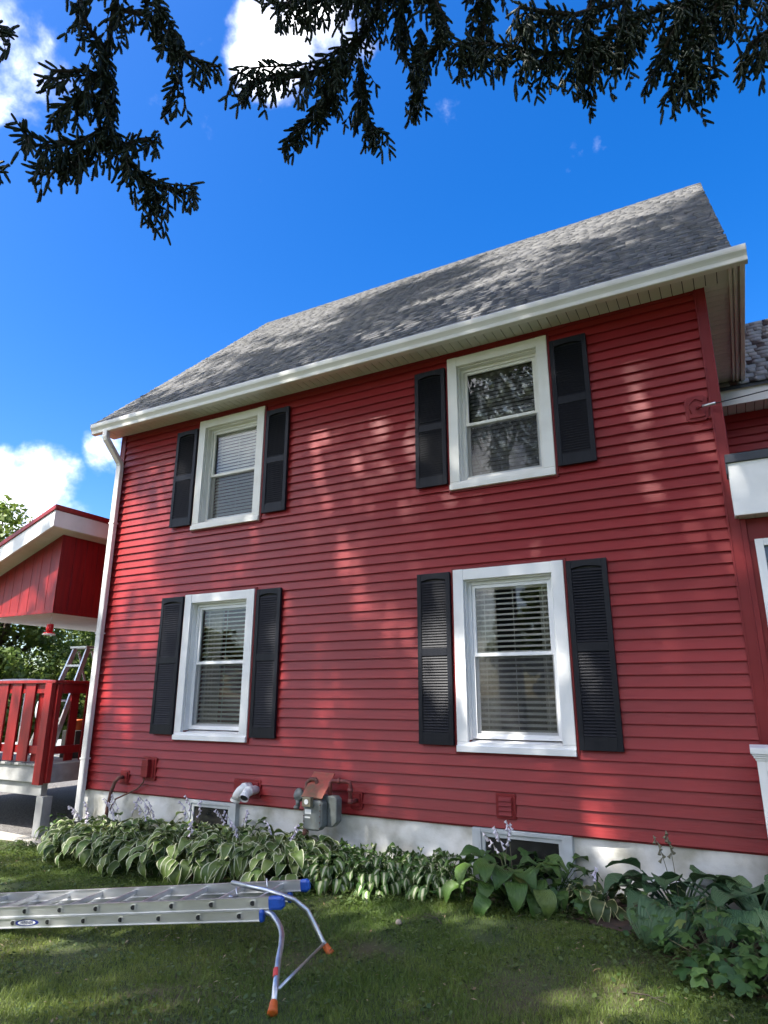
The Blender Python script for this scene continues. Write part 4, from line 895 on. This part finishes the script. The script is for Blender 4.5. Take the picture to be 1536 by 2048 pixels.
# ------------------------------------------------------------------ hostas
def leaf_mesh(name, L, Wd, pet, th0, drop, fold, wave, seed, matn, curl=0.0, base_w=.5, prad=.0035):
    """arching leaf along +X: petiole of length pet rising at th0, then a blade of length L bending down by drop"""
    r = np.random.default_rng(seed); nv = 10; us = np.array([-1,-.82,-.42,0,.42,.82,1.])
    P_ = []; x = z = 0.0; th = th0; npt = 4
    for i in range(npt): x += pet/npt*math.cos(th); z += pet/npt*math.sin(th); th -= .10
    V = []; UV = []
    ph = r.uniform(0,6.28)
    for j in range(nv):
        v = j/(nv-1)
        if j: 
            th -= drop/(nv-1)*(1.35-.5*v); x += L/(nv-1)*math.cos(th); z += L/(nv-1)*math.sin(th)
        w = Wd/2*max(.02,(math.sin(math.pi*min(v**base_w,1.0)))**.85) if 0 < v < 1 else Wd*.01
        nx, nz = -math.sin(th), math.cos(th)
        for u in us:
            h = fold*abs(u)**1.3*w + wave*math.sin(ph+v*11+(u>0)*1.7)*abs(u)**3
            V.append((x+nx*h, u*w*(1-curl*.15*abs(u)), z+nz*h)); UV.append(((u+1)/2, v))
    nu = len(us); F = [(j*nu+i, j*nu+i+1, (j+1)*nu+i+1, (j+1)*nu+i) for j in range(nv-1) for i in range(nu-1)]
    # petiole as a three-sided stem
    b0 = len(V); xx = zz = 0.0; t = th0; path = [(0,0)]
    for i in range(npt): xx += pet/npt*math.cos(t); zz += pet/npt*math.sin(t); t -= .10; path.append((xx,zz))
    for k,(px,pz) in enumerate(path):
        rr = prad*(1.5-.5*k/npt)
        for a in (0,2.09,4.19): V.append((px-math.sin(th0)*rr*math.cos(a), rr*math.sin(a), pz+math.cos(th0)*rr*math.cos(a))); UV.append((.3,.1))
    for k in range(npt):
        for a in range(3): F.append((b0+k*3+a, b0+k*3+(a+1)%3, b0+(k+1)*3+(a+1)%3, b0+(k+1)*3+a))
    me = npmesh(name, np.array(V), np.array(F), matn, smooth=True, uv=np.array(UV))
    return me
def leaf_set(matn, L, Wd, fold=.35, wave=.006, dropk=1.0, base_w=.62, seed=0, prad=.0035, pk=1.0):
    s = []
    for k in range(9):
        f = k/8      # 0 upright inner ... 1 spread outer
        r = np.random.default_rng(seed+k)
        th = rad(78-46*f); s.append((f, leaf_mesh('leaf', L*(.80+.25*f), Wd*(.82+.2*f), L*(.85+.45*f)*pk*r.uniform(.7,1.15), th, rad(75+45*f)*dropk*r.uniform(.85,1.15), fold*r.uniform(.6,1.3), wave, seed*31+k, matn, base_w=base_w, prad=prad)))
    return s
def stalk(parent, base, h, lean, az, fm, nfl=7, droop=.25):
    pts = []; d = Vector((math.cos(az),math.sin(az),0))
    for i in range(7):
        t = i/6; pts.append(Vector(base)+d*lean*t**1.7+Vector((0,0,h*(t-droop*t**4*.6))))
    b = MB(); b.tube(pts,[.004-.002*i/6 for i in range(7)],5); s = b.build('flower_stalk','stalk',parent,smooth=True)
    b = MB()
    for k in range(nfl):
        t = 1-.42*k/nfl; i = t*6; p = pts[int(min(i,5))].lerp(pts[int(min(i,5))+1],i-int(min(i,5))); g = random.uniform(0,6.28)
        ax = Vector((math.cos(g)*.6,math.sin(g)*.6,-.9)).normalized(); l = random.uniform(.030,.050)*(.5+.5*min(1,k/2+.3))
        b.lathe(p,[(.003,0),(.005,l*.35),(.009,l*.75),(.015,l)],6,axis=ax)
    b.build('flowers',fm,s,smooth=True,kind='stuff')
def hosta(x, y, lset, n, size, label, group, seed, stalks=(), fm='lilac', spread=.05, facing=None):
    r = np.random.default_rng(seed); z = gz(x)
    h = empty('hosta',(x,y,z-.01),label,'hosta',group)
    for i in range(n):
        f = (i+.5)/n; f = f**.8; k = int(round(f*8)); me = lset[k][1]
        a = i*2.39996 + r.uniform(-.35,.35)
        if facing is not None and r.uniform() < .25: a = facing + r.uniform(-1.3,1.3)
        o = bpy.data.objects.new('leaf', me); COL.objects.link(o); o.parent = h
        size_ = size; o.location = (math.cos(a)*spread*f, math.sin(a)*spread*f, r.uniform(0,.02))
        s = size*r.uniform(.82,1.15); o.scale = (s,s*r.uniform(.9,1.12),s); o.rotation_euler = (r.uniform(-.35,.35), r.uniform(-.14,.16), a)
    for (hh,lean,az_) in stalks: stalk(h,(x+r.uniform(-.06,.06),y+r.uniform(-.06,.06),z+.05),hh,lean,az_,fm)
    return h
SA = leaf_set('hostaA',.108,.061,.30,.005,1.0,.60,11,prad=.0025,pk=1.9); SB = leaf_set('hostaB',.100,.044,.40,.009,1.1,.62,12,prad=.0025,pk=1.7); SCx = leaf_set('hostaC',.145,.105,.30,.006,.95,.55,13,pk=1.7)
SD = leaf_set('hostaD',.13,.085,.35,.012,1.0,.6,14); SE = leaf_set('hostaE',.235,.205,.28,.010,.85,.5,15,prad=.006,pk=1.15)
S3 = math.pi/2
posA = [(-7.18,-.34,.85,'the clump nearest the downspout'),(-6.72,-.62,.95,'front clump left of the cable box'),(-6.62,-.26,.95,'clump against the wall below the cable box'),(-6.18,-.74,1.0,'front clump below the left shutter'),(-6.05,-.28,1.0,'wall-side clump left of the small basement window'),
 (-5.62,-.76,1.05,'front clump below the lower left window'),(-5.45,-.30,.98,'clump right in front of the small basement window'),(-5.06,-.72,1.05,'front clump below the white exhaust pipes'),(-4.88,-.30,1.0,'wall-side clump under the white exhaust pipes'),(-4.52,-.66,1.05,'front clump left of the gas meter'),(-4.36,-.32,1.0,'clump at the foot of the gas meter riser'),(-3.98,-.62,1.0,'last white-margined clump, in front of the gas meter')]
for i,(x,y,s,d) in enumerate(posA):
    stl = [(random.uniform(.48,.72),random.uniform(.12,.30),random.uniform(-2.6,-.4)) for _ in range(3 if i in (0,2,4,6,8) else 1)]
    hosta(x,y,SA,96,s*1.76,'white-margined hosta, '+d,'white-margined hostas along the foundation',100+i,stl,spread=.06,facing=-S3)
posB = [(-3.72,-.34,.95,'just right of the gas meter'),(-3.50,-.60,.92,'front row right of the gas meter'),(-3.28,-.30,.95,'against the wall below the red mounting block'),(-3.02,-.52,.95,'middle of the pale-striped group'),(-2.78,-.26,.95,'against the wall left of the large basement window'),(-2.55,-.40,.86,'next to the large basement window frame')]
for i,(x,y,s,d) in enumerate(posB):
    hosta(x,y,SB,84,s*1.62,'narrow-leaved hosta with pale centre stripes, '+d,'pale-striped hostas',200+i,[],spread=.06,facing=-S3)
hosta(-1.93,-.36,SCx,60,1.5,'broad plain green hosta with pale flowers in front of the large basement window','green hostas',300,[(.66,.06,-1.9),(.60,.10,-2.6),(.62,.10,-.6),(.52,.2,-2.9)],'whitefl',.07,-S3)
hosta(-1.56,-.30,SCx,36,1.20,'smaller plain green hosta at the right edge of the large basement window','green hostas',301,[],'whitefl',.06,-S3)
hosta(-1.18,-.42,SD,28,1.25,'small yellow-edged hosta between the green and the blue hostas','yellow-edged hosta',302,[(.33,.04,-1.5)],'lilac',.05,-S3)
hosta(-.62,-.40,SE,26,1.28,'huge blue-green hosta with puckered leaves left of the white post','blue hostas',303,[(.62,.12,-2.4),(.66,.08,-2.0)],'stalk',.09,-S3)
hosta(-.12,-.52,SE,24,1.22,'huge blue-green hosta in front of the white post','blue hostas',304,[],'stalk',.09,-S3)

# lobed-leaf ground plants at the right
def lobed(name, R_, lobes, seed, matn):
    r = np.random.default_rng(seed); V = [(0,0,0)]; n = lobes*4; F = []
    for i in range(n+1):
        a = -2.5+5.0*i/n; k = i%4; rr = R_*({0:.55,1:.88,2:1.0,3:.80}[k])*(1-.22*abs(a)/2.5)*r.uniform(.9,1.08)
        V.append((rr*math.cos(a)+R_*.25, rr*math.sin(a), -.25*rr*rr/R_+r.uniform(-.04,.04)*R_))
    F = [(0,i,i+1) for i in range(1,n+1)]
    return npmesh(name, np.array(V), np.array(F), matn, smooth=False)
LOB = [lobed('leaf',.055,3+k%3,50+k,'vine') for k in range(5)]; RND = [lobed('leaf',.030,2,60+k,'vine') for k in range(3)]
def bushy(x, y, rx, ry, h, n, meshes, label, cat, grp, seed, name='leafy_plant', smin=.8, smax=1.35, lay=.5):
    r = np.random.default_rng(seed); z = gz(x); pl = empty(name,(x,y,z),label,cat,grp); b = MB()
    for i in range(n):
        a = r.uniform(0,6.28); q = math.sqrt(r.uniform(0,1)); lx, ly = math.cos(a)*q*rx, math.sin(a)*q*ry; lz = h*(1-q*q*.75)*r.uniform(lay,1.0)+.02
        o = bpy.data.objects.new('leaf', meshes[i%len(meshes)]); COL.objects.link(o); o.parent = pl; o.location = (lx,ly,lz); s = r.uniform(smin,smax); o.scale = (s,s,s)
        o.rotation_euler = (r.uniform(-.5,.5), r.uniform(-.1,.75), a+r.uniform(-.7,.7))
        if i%3 == 0: b.tube([(x+lx*.3,y+ly*.3,z),(x+lx*.75,y+ly*.75,z+lz*.6),(x+lx,y+ly,z+lz)],.0022,3,cap=False)
    b.build('stem','stalk',pl)
bushy(-.62,-.98,.32,.26,.36,90,RND,'small round-leaved plant in front of the huge blue hosta','plant','low plants at the right',401,smin=.75)
bushy(-.35,-1.10,.34,.30,.34,80,LOB,'lobed-leaf plant beside the round-leaved one in the right bed','plant','low plants at the right',402)
bushy(-.22,-1.52,.36,.24,.22,70,LOB,'lobed-leaf plant spreading onto the lawn in the lower right','plant','low plants at the right',403)
bushy(-.02,-1.45,.34,.34,.30,80,LOB,'lobed-leaf plant at the right edge below the blue hosta','plant','low plants at the right',404)
bushy(.12,-1.85,.22,.22,.20,40,LOB,'frontmost lobed-leaf plant in the lower right corner','plant','low plants at the right',405)
bushy(-1.42,-.62,.22,.16,.20,34,LOB,'small lobed-leaf seedling clump under the broad green hosta','plant','low plants at the right',406)
bushy(-2.48,-.62,.10,.08,.10,12,RND,'tiny weed in front of the pale-striped hostas','weed','low plants at the right',407,name='weed')
bushy(-8.0,-.10,.20,.14,.35,22,RND,'sparse weed growing by the deck post','weed','low plants at the left',408,name='weed')

# ------------------------------------------------------------------ grass, clover, twigs
def vnoise(x, y, s, seed):
    g = np.random.default_rng(seed).uniform(0,1,(64,64)); fx, fy = (x*s)%64, (y*s)%64; i, j = np.floor(fx).astype(int), np.floor(fy).astype(int); u, v = fx-i, fy-j; u = u*u*(3-2*u); v = v*v*(3-2*v)
    return (g[i%64,j%64]*(1-u)+g[(i+1)%64,j%64]*u)*(1-v)+(g[i%64,(j+1)%64]*(1-u)+g[(i+1)%64,(j+1)%64]*u)*v
def grass(n, x0, x1, y0, y1, hmin, hmax, seed, name, label):
    r = np.random.default_rng(seed); x = r.uniform(x0,x1,n); y = r.uniform(y0,y1,n)
    bedy = np.interp(x,[-8.2,-7.3,-5.5,-4.2,-3.2,-2.4,-1.6,-.9,-.4,.5],[-.52,-.62,-1.02,-.92,-.82,-.55,-.62,-.85,-1.5,-1.9])
    bare = vnoise(x,y,1.6,3)*.6+vnoise(x,y,5,4)*.4
    keep = (y < bedy-.04+.10*vnoise(x,y,4,9)-.05) & (bare+r.uniform(-.14,.14,n) < .72); x, y = x[keep], y[keep]; n = len(x)
    tone = np.clip(vnoise(x,y,1.1,5)*.55+vnoise(x,y,4,6)*.3+r.uniform(0,.35,n)-.1,0,1)
    a = r.uniform(0,6.28,n); h = r.uniform(hmin,hmax,n)*(.6+.8*vnoise(x,y,2.2,8)); w = r.uniform(.0011,.0024,n); ln_ = r.uniform(.2,1.1,n)*h; la = r.uniform(0,6.28,n)
    dx_, dy_ = np.cos(a)*w, np.sin(a)*w; lx, ly = np.cos(la)*ln_, np.sin(la)*ln_; z = gzn(x,y)
    V = np.stack([np.stack([x-dx_,y-dy_,z-.004],-1),np.stack([x+dx_,y+dy_,z-.004],-1),np.stack([x+dx_*.7+lx*.4,y+dy_*.7+ly*.4,z+h*.6],-1),np.stack([x-dx_*.7+lx*.4,y-dy_*.7+ly*.4,z+h*.6],-1),np.stack([x+lx,y+ly,z+h],-1)],1).reshape(-1,3)
    i = 5*np.arange(n)[:,None]; F = np.concatenate([i+np.array([[0,1,2]]),i+np.array([[0,2,3]]),i+np.array([[3,2,4]])])
    o = obj(name, npmesh(name,V,F,gmat,attr=np.repeat(tone,5))); tag(o,label,'grass',kind='stuff')
gmat = leafmat('grass_blade',(0.075,0.145,0.020),(0.22,0.265,0.055),trans=.35,rough=.5,attr=True)
grass(340000,-8.4,.6,-4.0,-.45,0.013,.036,21,'grass','short mown grass of the lawn')
grass(40000,-16,-8.4,-5.0,-.35,.02,.05,22,'far_grass','mown grass left of the ladder beside the deck')
def clover(n, seed):
    r = np.random.default_rng(seed); x = r.uniform(-8.2,.5,n); 
    bedy = np.interp(x,[-8.2,-7.3,-5.5,-4.2,-3.2,-2.4,-1.6,-.9,-.4,.5],[-.42,-.55,-.95,-.85,-.75,-.45,-.50,-.75,-1.4,-1.8])
    y = np.where(r.uniform(0,1,n)<.62, bedy - np.abs(r.normal(0,.28,n))+.12, r.uniform(-3.6,-.6,n)); k = vnoise(x,y,3,31)+r.uniform(-.2,.2,n) > .42; x, y = x[k], y[k]; n = len(x)
    s = r.uniform(.007,.016,n); a = r.uniform(0,6.28,n); tx, ty = r.normal(0,.35,n), r.normal(0,.35,n)-.15; z = gzn(x,y)+r.uniform(.01,.05,n)
    g = np.linspace(0,2*math.pi,7)[:-1]; cx = np.cos(g[None]+a[:,None])*s[:,None]*np.array([1,.8,1,.8,1,.8]); cy = np.sin(g[None]+a[:,None])*s[:,None]*np.array([1,.8,1,.8,1,.8])
    V = np.stack([x[:,None]+cx,y[:,None]+cy,z[:,None]+cx*tx[:,None]+cy*ty[:,None]],-1).reshape(-1,3); F = 6*np.arange(n)[:,None]+np.arange(6)[None]
    o = obj('clover', npmesh('clover',V,F,leafmat('clover_leaf',(.05,.09,.022),(.10,.14,.035),trans=.25,attr=True),attr=np.repeat(r.uniform(0,1,n),6))); tag(o,'low clover and ground ivy along the edge of the flower bed','ground cover',kind='stuff')
clover(30000,41)
sheet('flower_bed', [(-7.7,.0),(-7.7,-.55),(-5.5,-1.0),(-4.2,-.88),(-3.2,-.78),(-2.4,-.50),(-1.6,-.58),(-.9,-.86),(-.4,-1.55),(.6,-2.0),(.6,.0)], .006, mat('bed_soil',(.055,.038,.025),.95,(.12,.065,.04),7,bump=.8,bscale=30,lo=.45,hi=.65), 'dark soil bed under the hostas')
for i,(x,y,l,a) in enumerate(((-1.05,-2.55,.30,.15),(-2.15,-1.25,.26,2.5),(-.75,-1.9,.22,-.3),(-1.7,-.86,.2,1.0))):
    d = Vector((math.cos(a),math.sin(a),0)); p = Vector((x,y,gz(x)+.025)); b = MB(); b.tube([p,p+d*l*.4+Vector((0,.015,.008)),p+d*l],[.004,.003,.0015],5); b.tube([p+d*l*.45,p+d*l*.7+Vector((-d.y,d.x,.1))*.06],.0018,4)
    o = b.build('fallen_twig','bark',None,loc=p); tag(o,['thin fallen twig on the lawn, nearest the camera','fallen twig lying below the pale-striped hostas','short twig on the lawn left of the lobed plants','twig at the bed edge below the broad green hosta'][i],'twig','fallen twigs')
b = MB(); b.lathe((-2.45,-1.35,gz(-2.4)+.02),[(.004,-.02),(.02,-.01),(.025,.003),(.018,.018),(.004,.024)],10); o = b.build('field_stone',mat('pale_stone',(.30,.25,.2),.9),None,loc=(-2.45,-1.35,gz(-2.4)),smooth=True); tag(o,'small pale stone on the lawn right of the ladder','stone')

def litter(n, seed):
    r = np.random.default_rng(seed); x = r.uniform(-8.0,.4,n); y = r.uniform(-3.8,-.5,n); a = r.uniform(0,6.28,n); l = r.uniform(.006,.020,n); w = l*r.uniform(.15,.5,n); z = gzn(x,y)+r.uniform(.02,.035,n)
    c, s_ = np.cos(a), np.sin(a); t = r.normal(0,.3,n)
    V = np.stack([np.stack([x-c*l,y-s_*l,z-t*l],-1),np.stack([x-s_*w,y+c*w,z+.003],-1),np.stack([x+c*l,y+s_*l,z+t*l],-1),np.stack([x+s_*w,y-c*w,z],-1)],1).reshape(-1,3); F = 4*np.arange(n)[:,None]+np.arange(4)[None]
    o = obj('leaf_litter', npmesh('leaf_litter',V,F,leafmat('dry_litter',(.16,.10,.05),(.36,.28,.16),trans=.1,attr=True),attr=np.repeat(r.uniform(0,1,n),4))); tag(o,'dry leaf bits and spruce litter scattered on the lawn','litter',kind='stuff')
litter(650,77)

# ------------------------------------------------------------------ spruces overhead
# shoot template: forward-pointing needles round a core, along +X, unit length
def shoot_template(nn=40, seed=5):
    r = np.random.default_rng(seed); V = []; F = []
    for i in range(nn):
        t = .02+.96*i/nn; a = i*2.4+r.uniform(-.3,.3); l = .22*(1-.35*t)*r.uniform(.8,1.1); ax = np.array([1,0,0]); rd = np.array([0,math.cos(a),math.sin(a)]); tg = np.array([0,-math.sin(a),math.cos(a)])
        p = np.array([t,0,0]); tip = p+ax*l*.55+rd*l*.80; b0 = len(V); V += [p-tg*.020, p+tg*.020, tip]; F.append((b0,b0+1,b0+2))
    b0 = len(V)
    for t,rr in ((0,.07),(.5,.10),(.93,.08),(1.04,.01)):
        for k in range(3): g = 2*math.pi*k/3+t; V.append(np.array([t,rr*math.cos(g),rr*math.sin(g)]))
    for j in range(3):
        for k in range(3): F += [(b0+j*3+k,b0+j*3+(k+1)%3,b0+(j+1)*3+(k+1)%3),(b0+j*3+k,b0+(j+1)*3+(k+1)%3,b0+(j+1)*3+k)]
    return np.array(V), np.array(F)
TV, TF = shoot_template()
def orient(P, D, Ls, thick):
    """place template at P along D with length Ls"""
    D = D/np.linalg.norm(D,axis=1,keepdims=True); ref = np.where(np.abs(D[:,2:3])<.9,np.array([[0,0,1.]]),np.array([[1.,0,0]])); S = np.cross(D,ref); S /= np.linalg.norm(S,axis=1,keepdims=True); U = np.cross(S,D)
    T = TV[None]*np.stack([Ls,thick,thick],-1)[:,None]
    return P[:,None]+T[...,0:1]*D[:,None]+T[...,1:2]*S[:,None]+T[...,2:3]*U[:,None]
def resample(pts, step):
    pts = np.array(pts); d = np.r_[0,np.cumsum(np.linalg.norm(np.diff(pts,axis=0),axis=1))]; n = max(2,int(d[-1]/step)); t = np.linspace(0,d[-1],n)
    return np.stack([np.interp(t,d,pts[:,k]) for k in range(3)],-1)
def near_sprays(limbs0, seed, dens=1.0):
    r = np.random.default_rng(seed); limbs = list(limbs0)
    for l in limbs0:      # side limbs growing alongside the main ones
        for q in range(1 if len(limbs0) == 13 else 2):
            k = r.integers(0,max(1,len(l)//2)); o = r.normal(0,.04,3); m = np.linspace(0,1,len(l)-k)[:,None]; limbs.append([tuple(v) for v in np.array(l[k:])+m**.7*o*np.array([1.3,1.3,.8])])
    P = []; D = []; LL = []; twigs = []
    for li, limb in enumerate(limbs):
        c = resample(limb,.034); tang = np.gradient(c,axis=0); tang /= np.linalg.norm(tang,axis=1,keepdims=True)
        n = len(c)
        for i in range(n):
            f = i/n
            # shoots on the limb itself
            for _ in range(2):
                side = r.normal(0,1,3); side -= tang[i]*side.dot(tang[i]); side /= np.linalg.norm(side)+1e-6
                P.append(c[i]+r.normal(0,.004,3)); D.append(tang[i]*.7+side*.75+np.array([0,0,-.25])); LL.append(r.uniform(.05,.095))
            # hanging branchlets, shorter towards the tip
            if r.uniform() < (.85 if li else .95)*dens:
                ln_ = r.uniform(.10,.48)*(1.05-.70*f)*(1.0 if n > 22 else .62)
                if ln_ < .06: continue
                d0 = np.array([r.normal(0,.35),r.normal(0,.35),-1.0])+tang[i]*r.uniform(-.1,.5); d0 /= np.linalg.norm(d0); tw = [c[i]]; m = max(3,int(ln_/.032))
                for k in range(m):
                    dd = d0*(1-k/m*.5)+np.array([0,0,-1])*(k/m*.5)+r.normal(0,.10,3); tw.append(tw[-1]+dd/np.linalg.norm(dd)*ln_/m)
                    if r.uniform() < .93:
                        sd = r.normal(0,1,3); sd[2] *= .3; P.append(tw[-1]); D.append(sd/np.linalg.norm(sd)*.62+np.array([0,0,-.8])); LL.append(r.uniform(.045,.085))
                P.append(tw[-1]); D.append(np.array([0,0,-1.])+r.normal(0,.2,3)); LL.append(r.uniform(.06,.10)); twigs.append((tw,.0028))
        twigs.append(([tuple(q) for q in c[::3]]+[tuple(c[-1])],.006 if li >= len(limbs0) else None))
    return np.array(P),np.array(D),np.array(LL),twigs
def crown(tx, ty, H, z0, R_, seed, dens):
    """rough outer crown: drooping sprays on whorled limbs"""
    r = np.random.default_rng(seed); base = []; out = []
    z = z0
    while z < H-.4:
        f = (z-z0)/(H-z0); Rz = R_*(1-f)**.6*r.uniform(.85,1.1)+.25; nb = 7
        for k in range(nb):
            if r.uniform() < .38: continue
            a = 2*math.pi*k/nb+r.uniform(-.4,.4)+z; ln_ = Rz*r.uniform(.7,1.12); m = max(3,int(ln_/.13))
            t = np.linspace(.12,1,m); px = tx+math.cos(a)*ln_*t; py = ty+math.sin(a)*ln_*t; pz = z-.30*ln_*t+.20*ln_*t**3
            base.append(np.stack([px,py,pz],-1))
        z += .58
    Pm = np.concatenate(base)
    # clear of the open view between camera and house
    dd = Pm-np.array(CAM); hd = np.hypot(dd[:,0],dd[:,1]); el = np.degrees(np.arctan2(dd[:,2],hd)); keep = ~((dd[:,1]>-1.6*0-.6)&(el<60)) & (hd > 1.2)
    Pm = Pm[keep]; rep = max(1,int(round(dens*6))); Pm = np.repeat(Pm,rep,0); n = len(Pm)
    Pm = Pm+r.normal(0,.12,Pm.shape); L_ = r.uniform(.25,.6,n); a = r.uniform(0,6.28,n); wd = r.uniform(.03,.075,n); dn = np.stack([r.normal(0,.35,n),r.normal(0,.35,n),-np.ones(n)],-1); sd = np.stack([np.cos(a),np.sin(a),np.zeros(n)],-1)
    V = np.stack([Pm-sd*wd[:,None],Pm+sd*wd[:,None],Pm+sd*wd[:,None]*.7+dn*(L_*.6)[:,None],Pm+dn*L_[:,None]],1).reshape(-1,3); F = 4*np.arange(n)[:,None]+np.array([[0,1,2,3]])
    return V, F, np.repeat(r.uniform(0,1,n),4), base
def spruce(tx, ty, H, z0, R_, label, limbs, seed, dens):
    t = empty('spruce_tree',(tx,ty,gz(tx)),label,'spruce','spruces overhanging the lawn'); g = gz(tx)
    b = MB(); b.tube([(tx,ty,g-.2),(tx+.03,ty,g+1),(tx,ty+.04,g+4),(tx+.05,ty,g+9),(tx,ty,H)],[.42,.34,.28,.19,.02],12); b.build('trunk','bark',t,smooth=True)
    V, F, A, base = crown(tx,ty,H,z0,R_,seed,dens)
    obj('foliage', npmesh('foliage',V-np.array(wloc(t)),F,'spruce',attr=A), t, kind='stuff')
    if limbs:
        for l in limbs:
            if abs(l[0][2]) > 5.6 or l[0][2] > 4.2 and l is limbs[0]: pass
        P, D, LL, tw = near_sprays(limbs,seed+1)
        V = orient(P,D,LL,LL*.3+.076); n = len(P); k = len(TV); F = (TF[None]+k*np.arange(n)[:,None,None]).reshape(-1,3)
        obj('needle_shoots', npmesh('needle_shoots',V.reshape(-1,3)-np.array(wloc(t)),F,'spruce',attr=np.repeat(np.random.default_rng(seed).uniform(0,1,n),k)), t, kind='stuff')
        b = MB()
        for pts, rr in tw:
            if rr: b.tube(pts,rr,3,cap=False)
        b.build('twigs','limbbark_shaded',t,kind='stuff')
        for l in limbs:
            m = len(l); b = MB(); pts = list(l); rs = [.012*(1-i/m)+.004 for i in range(m)]
            if l[0][2] > 5.6 or l is limbs[0]:     # main limbs run back to the trunk
                s = Vector(l[0]); e = Vector((tx,ty,max(s.z+.6,5.5))); pts = [e, e.lerp(s,.5)+Vector((0,0,.35))] + pts; rs = [.07,.045] + [.018*(1-i/m)+.004 for i in range(m)]
            b.tube(pts,rs,6); b.build('limb','limbbark_shaded',t,smooth=True)
    return t
spruce(-9.5,-9.3,26.0,11.0,5.0,'spruce standing farther left, its shade falling on the middle of the house',None,73,.85)
spruce(-5.0,-9.5,25.0,8.2,5.2,'spruce whose drooping branch hangs into the upper left of the view',LIMBS_L,71,.85)
spruce(1.6,-9.6,20.0,7.5,4.2,'spruce whose branches hang across the top of the view above the roof',LIMBS_R,72,.5)

# ------------------------------------------------------------------ broadleaf trees and shrubs
def broadleaf(x, y, h, rx, ry, rz, cz, n, leaf, label, group, seed, m='leaf', trunk=True, name='broadleaf_tree', cat='tree', clumps=60):
    r = np.random.default_rng(seed); g = gz(x); t = empty(name,(x,y,g),label,cat,group)
    d = r.normal(0,1,(clumps,3)); d /= np.linalg.norm(d,axis=1,keepdims=True); q = r.uniform(.35,1.0,clumps)**.5; C = d*np.array([rx,ry,rz])*q[:,None]+np.array([0,0,cz]); C[:,2] = np.maximum(C[:,2],.15)
    k = r.integers(0,clumps,n); cs = min(rx,rz)*r.uniform(.16,.34,clumps); off = r.normal(0,1,(n,3)); off /= np.linalg.norm(off,axis=1,keepdims=True); off *= (r.uniform(0,1,n)**.45)[:,None]*cs[k][:,None]
    p = C[k]+off; p[:,2] = np.maximum(p[:,2],.05); nr = off/np.linalg.norm(off,axis=1,keepdims=True)+r.normal(0,.55,(n,3))+np.array([0,0,.35]); nr /= np.linalg.norm(nr,axis=1,keepdims=True)
    ref = r.normal(0,1,(n,3)); s = np.cross(nr,ref); s /= np.linalg.norm(s,axis=1,keepdims=True); u = np.cross(nr,s); L_ = leaf*r.uniform(.6,1.3,n)
    V = np.stack([p-u*(L_*.6)[:,None],p+s*(L_*.36)[:,None]-nr*(L_*.08)[:,None],p+u*(L_*.7)[:,None],p-s*(L_*.36)[:,None]-nr*(L_*.08)[:,None]],1).reshape(-1,3); F = 4*np.arange(n)[:,None]+np.array([[0,1,2,3]])
    obj('crown', npmesh('crown',V,F,m,attr=np.repeat(np.clip(r.uniform(0,1,n)*.6+r.uniform(0,1,clumps)[k]*.4,0,1),4)), t, kind='stuff')
    b = MB(); w = .035*h if trunk else .03
    b.tube([(x,y,g-.1),(x+.05,y,g+cz*.5),(x,y,g+cz+rz*.4)],[w,w*.7,w*.2],8)
    for i in range(0,clumps,max(1,clumps//14)): b.tube([(x+.03,y,g+cz*.45+.02*i/clumps),(x+C[i,0]*.5,y+C[i,1]*.5,g+(cz*.5+C[i,2])/2+.1),(x+C[i,0],y+C[i,1],g+C[i,2])],[w*.35,w*.2,w*.06],5,cap=False)
    b.build('trunk','bark',t,smooth=True)
for i,a in enumerate([
 (-20.6,6.3,8.5,2.4,2.4,2.6,5.3,15000,.15,'tree whose light green crown shows above the canopy roof at the far left'),
 (-19.6,5.6,4.2,2.4,2.2,2.0,1.7,15000,.13,'dark leafy shrub behind the deck below the feeder'),
 (-18.2,8.8,4.6,2.2,2.0,2.2,2.0,15000,.13,'shrub behind the step ladder beside the downspout'),
 (-22.5,4.2,4.2,2.4,2.4,2.0,1.8,12000,.14,'shrub at the far left edge behind the deck railing'),
 (-22.0,11.5,5.2,3.0,3.0,2.6,2.6,12000,.15,'yellow-green tree farthest behind the deck')]):
    broadleaf(*a[:9],a[9],'trees and shrubs behind the deck',500+i,'leaf' if i in (0,2,4) else 'leaf_dark',clumps=110,name='broadleaf_tree' if i in (0,4) else 'shrub',cat='tree' if i in (0,4) else 'shrub')
for i,(x,y,h) in enumerate(((-16,-24,6.0),(-7,-27,8),(3,-25,11),(12,-22,11),(20,-12,10),(-25,-17,5.5))):
    broadleaf(x,y,h,4.2,4.2,h*.38,h*.58,7000,.34,'tall leafy tree across the yard, '+('far left behind the spruces','left of the middle','straight behind the camera','right of the camera','rightmost by the porch side','leftmost beyond the deck')[i],'trees across the yard',600+i,'leaf',clumps=80)
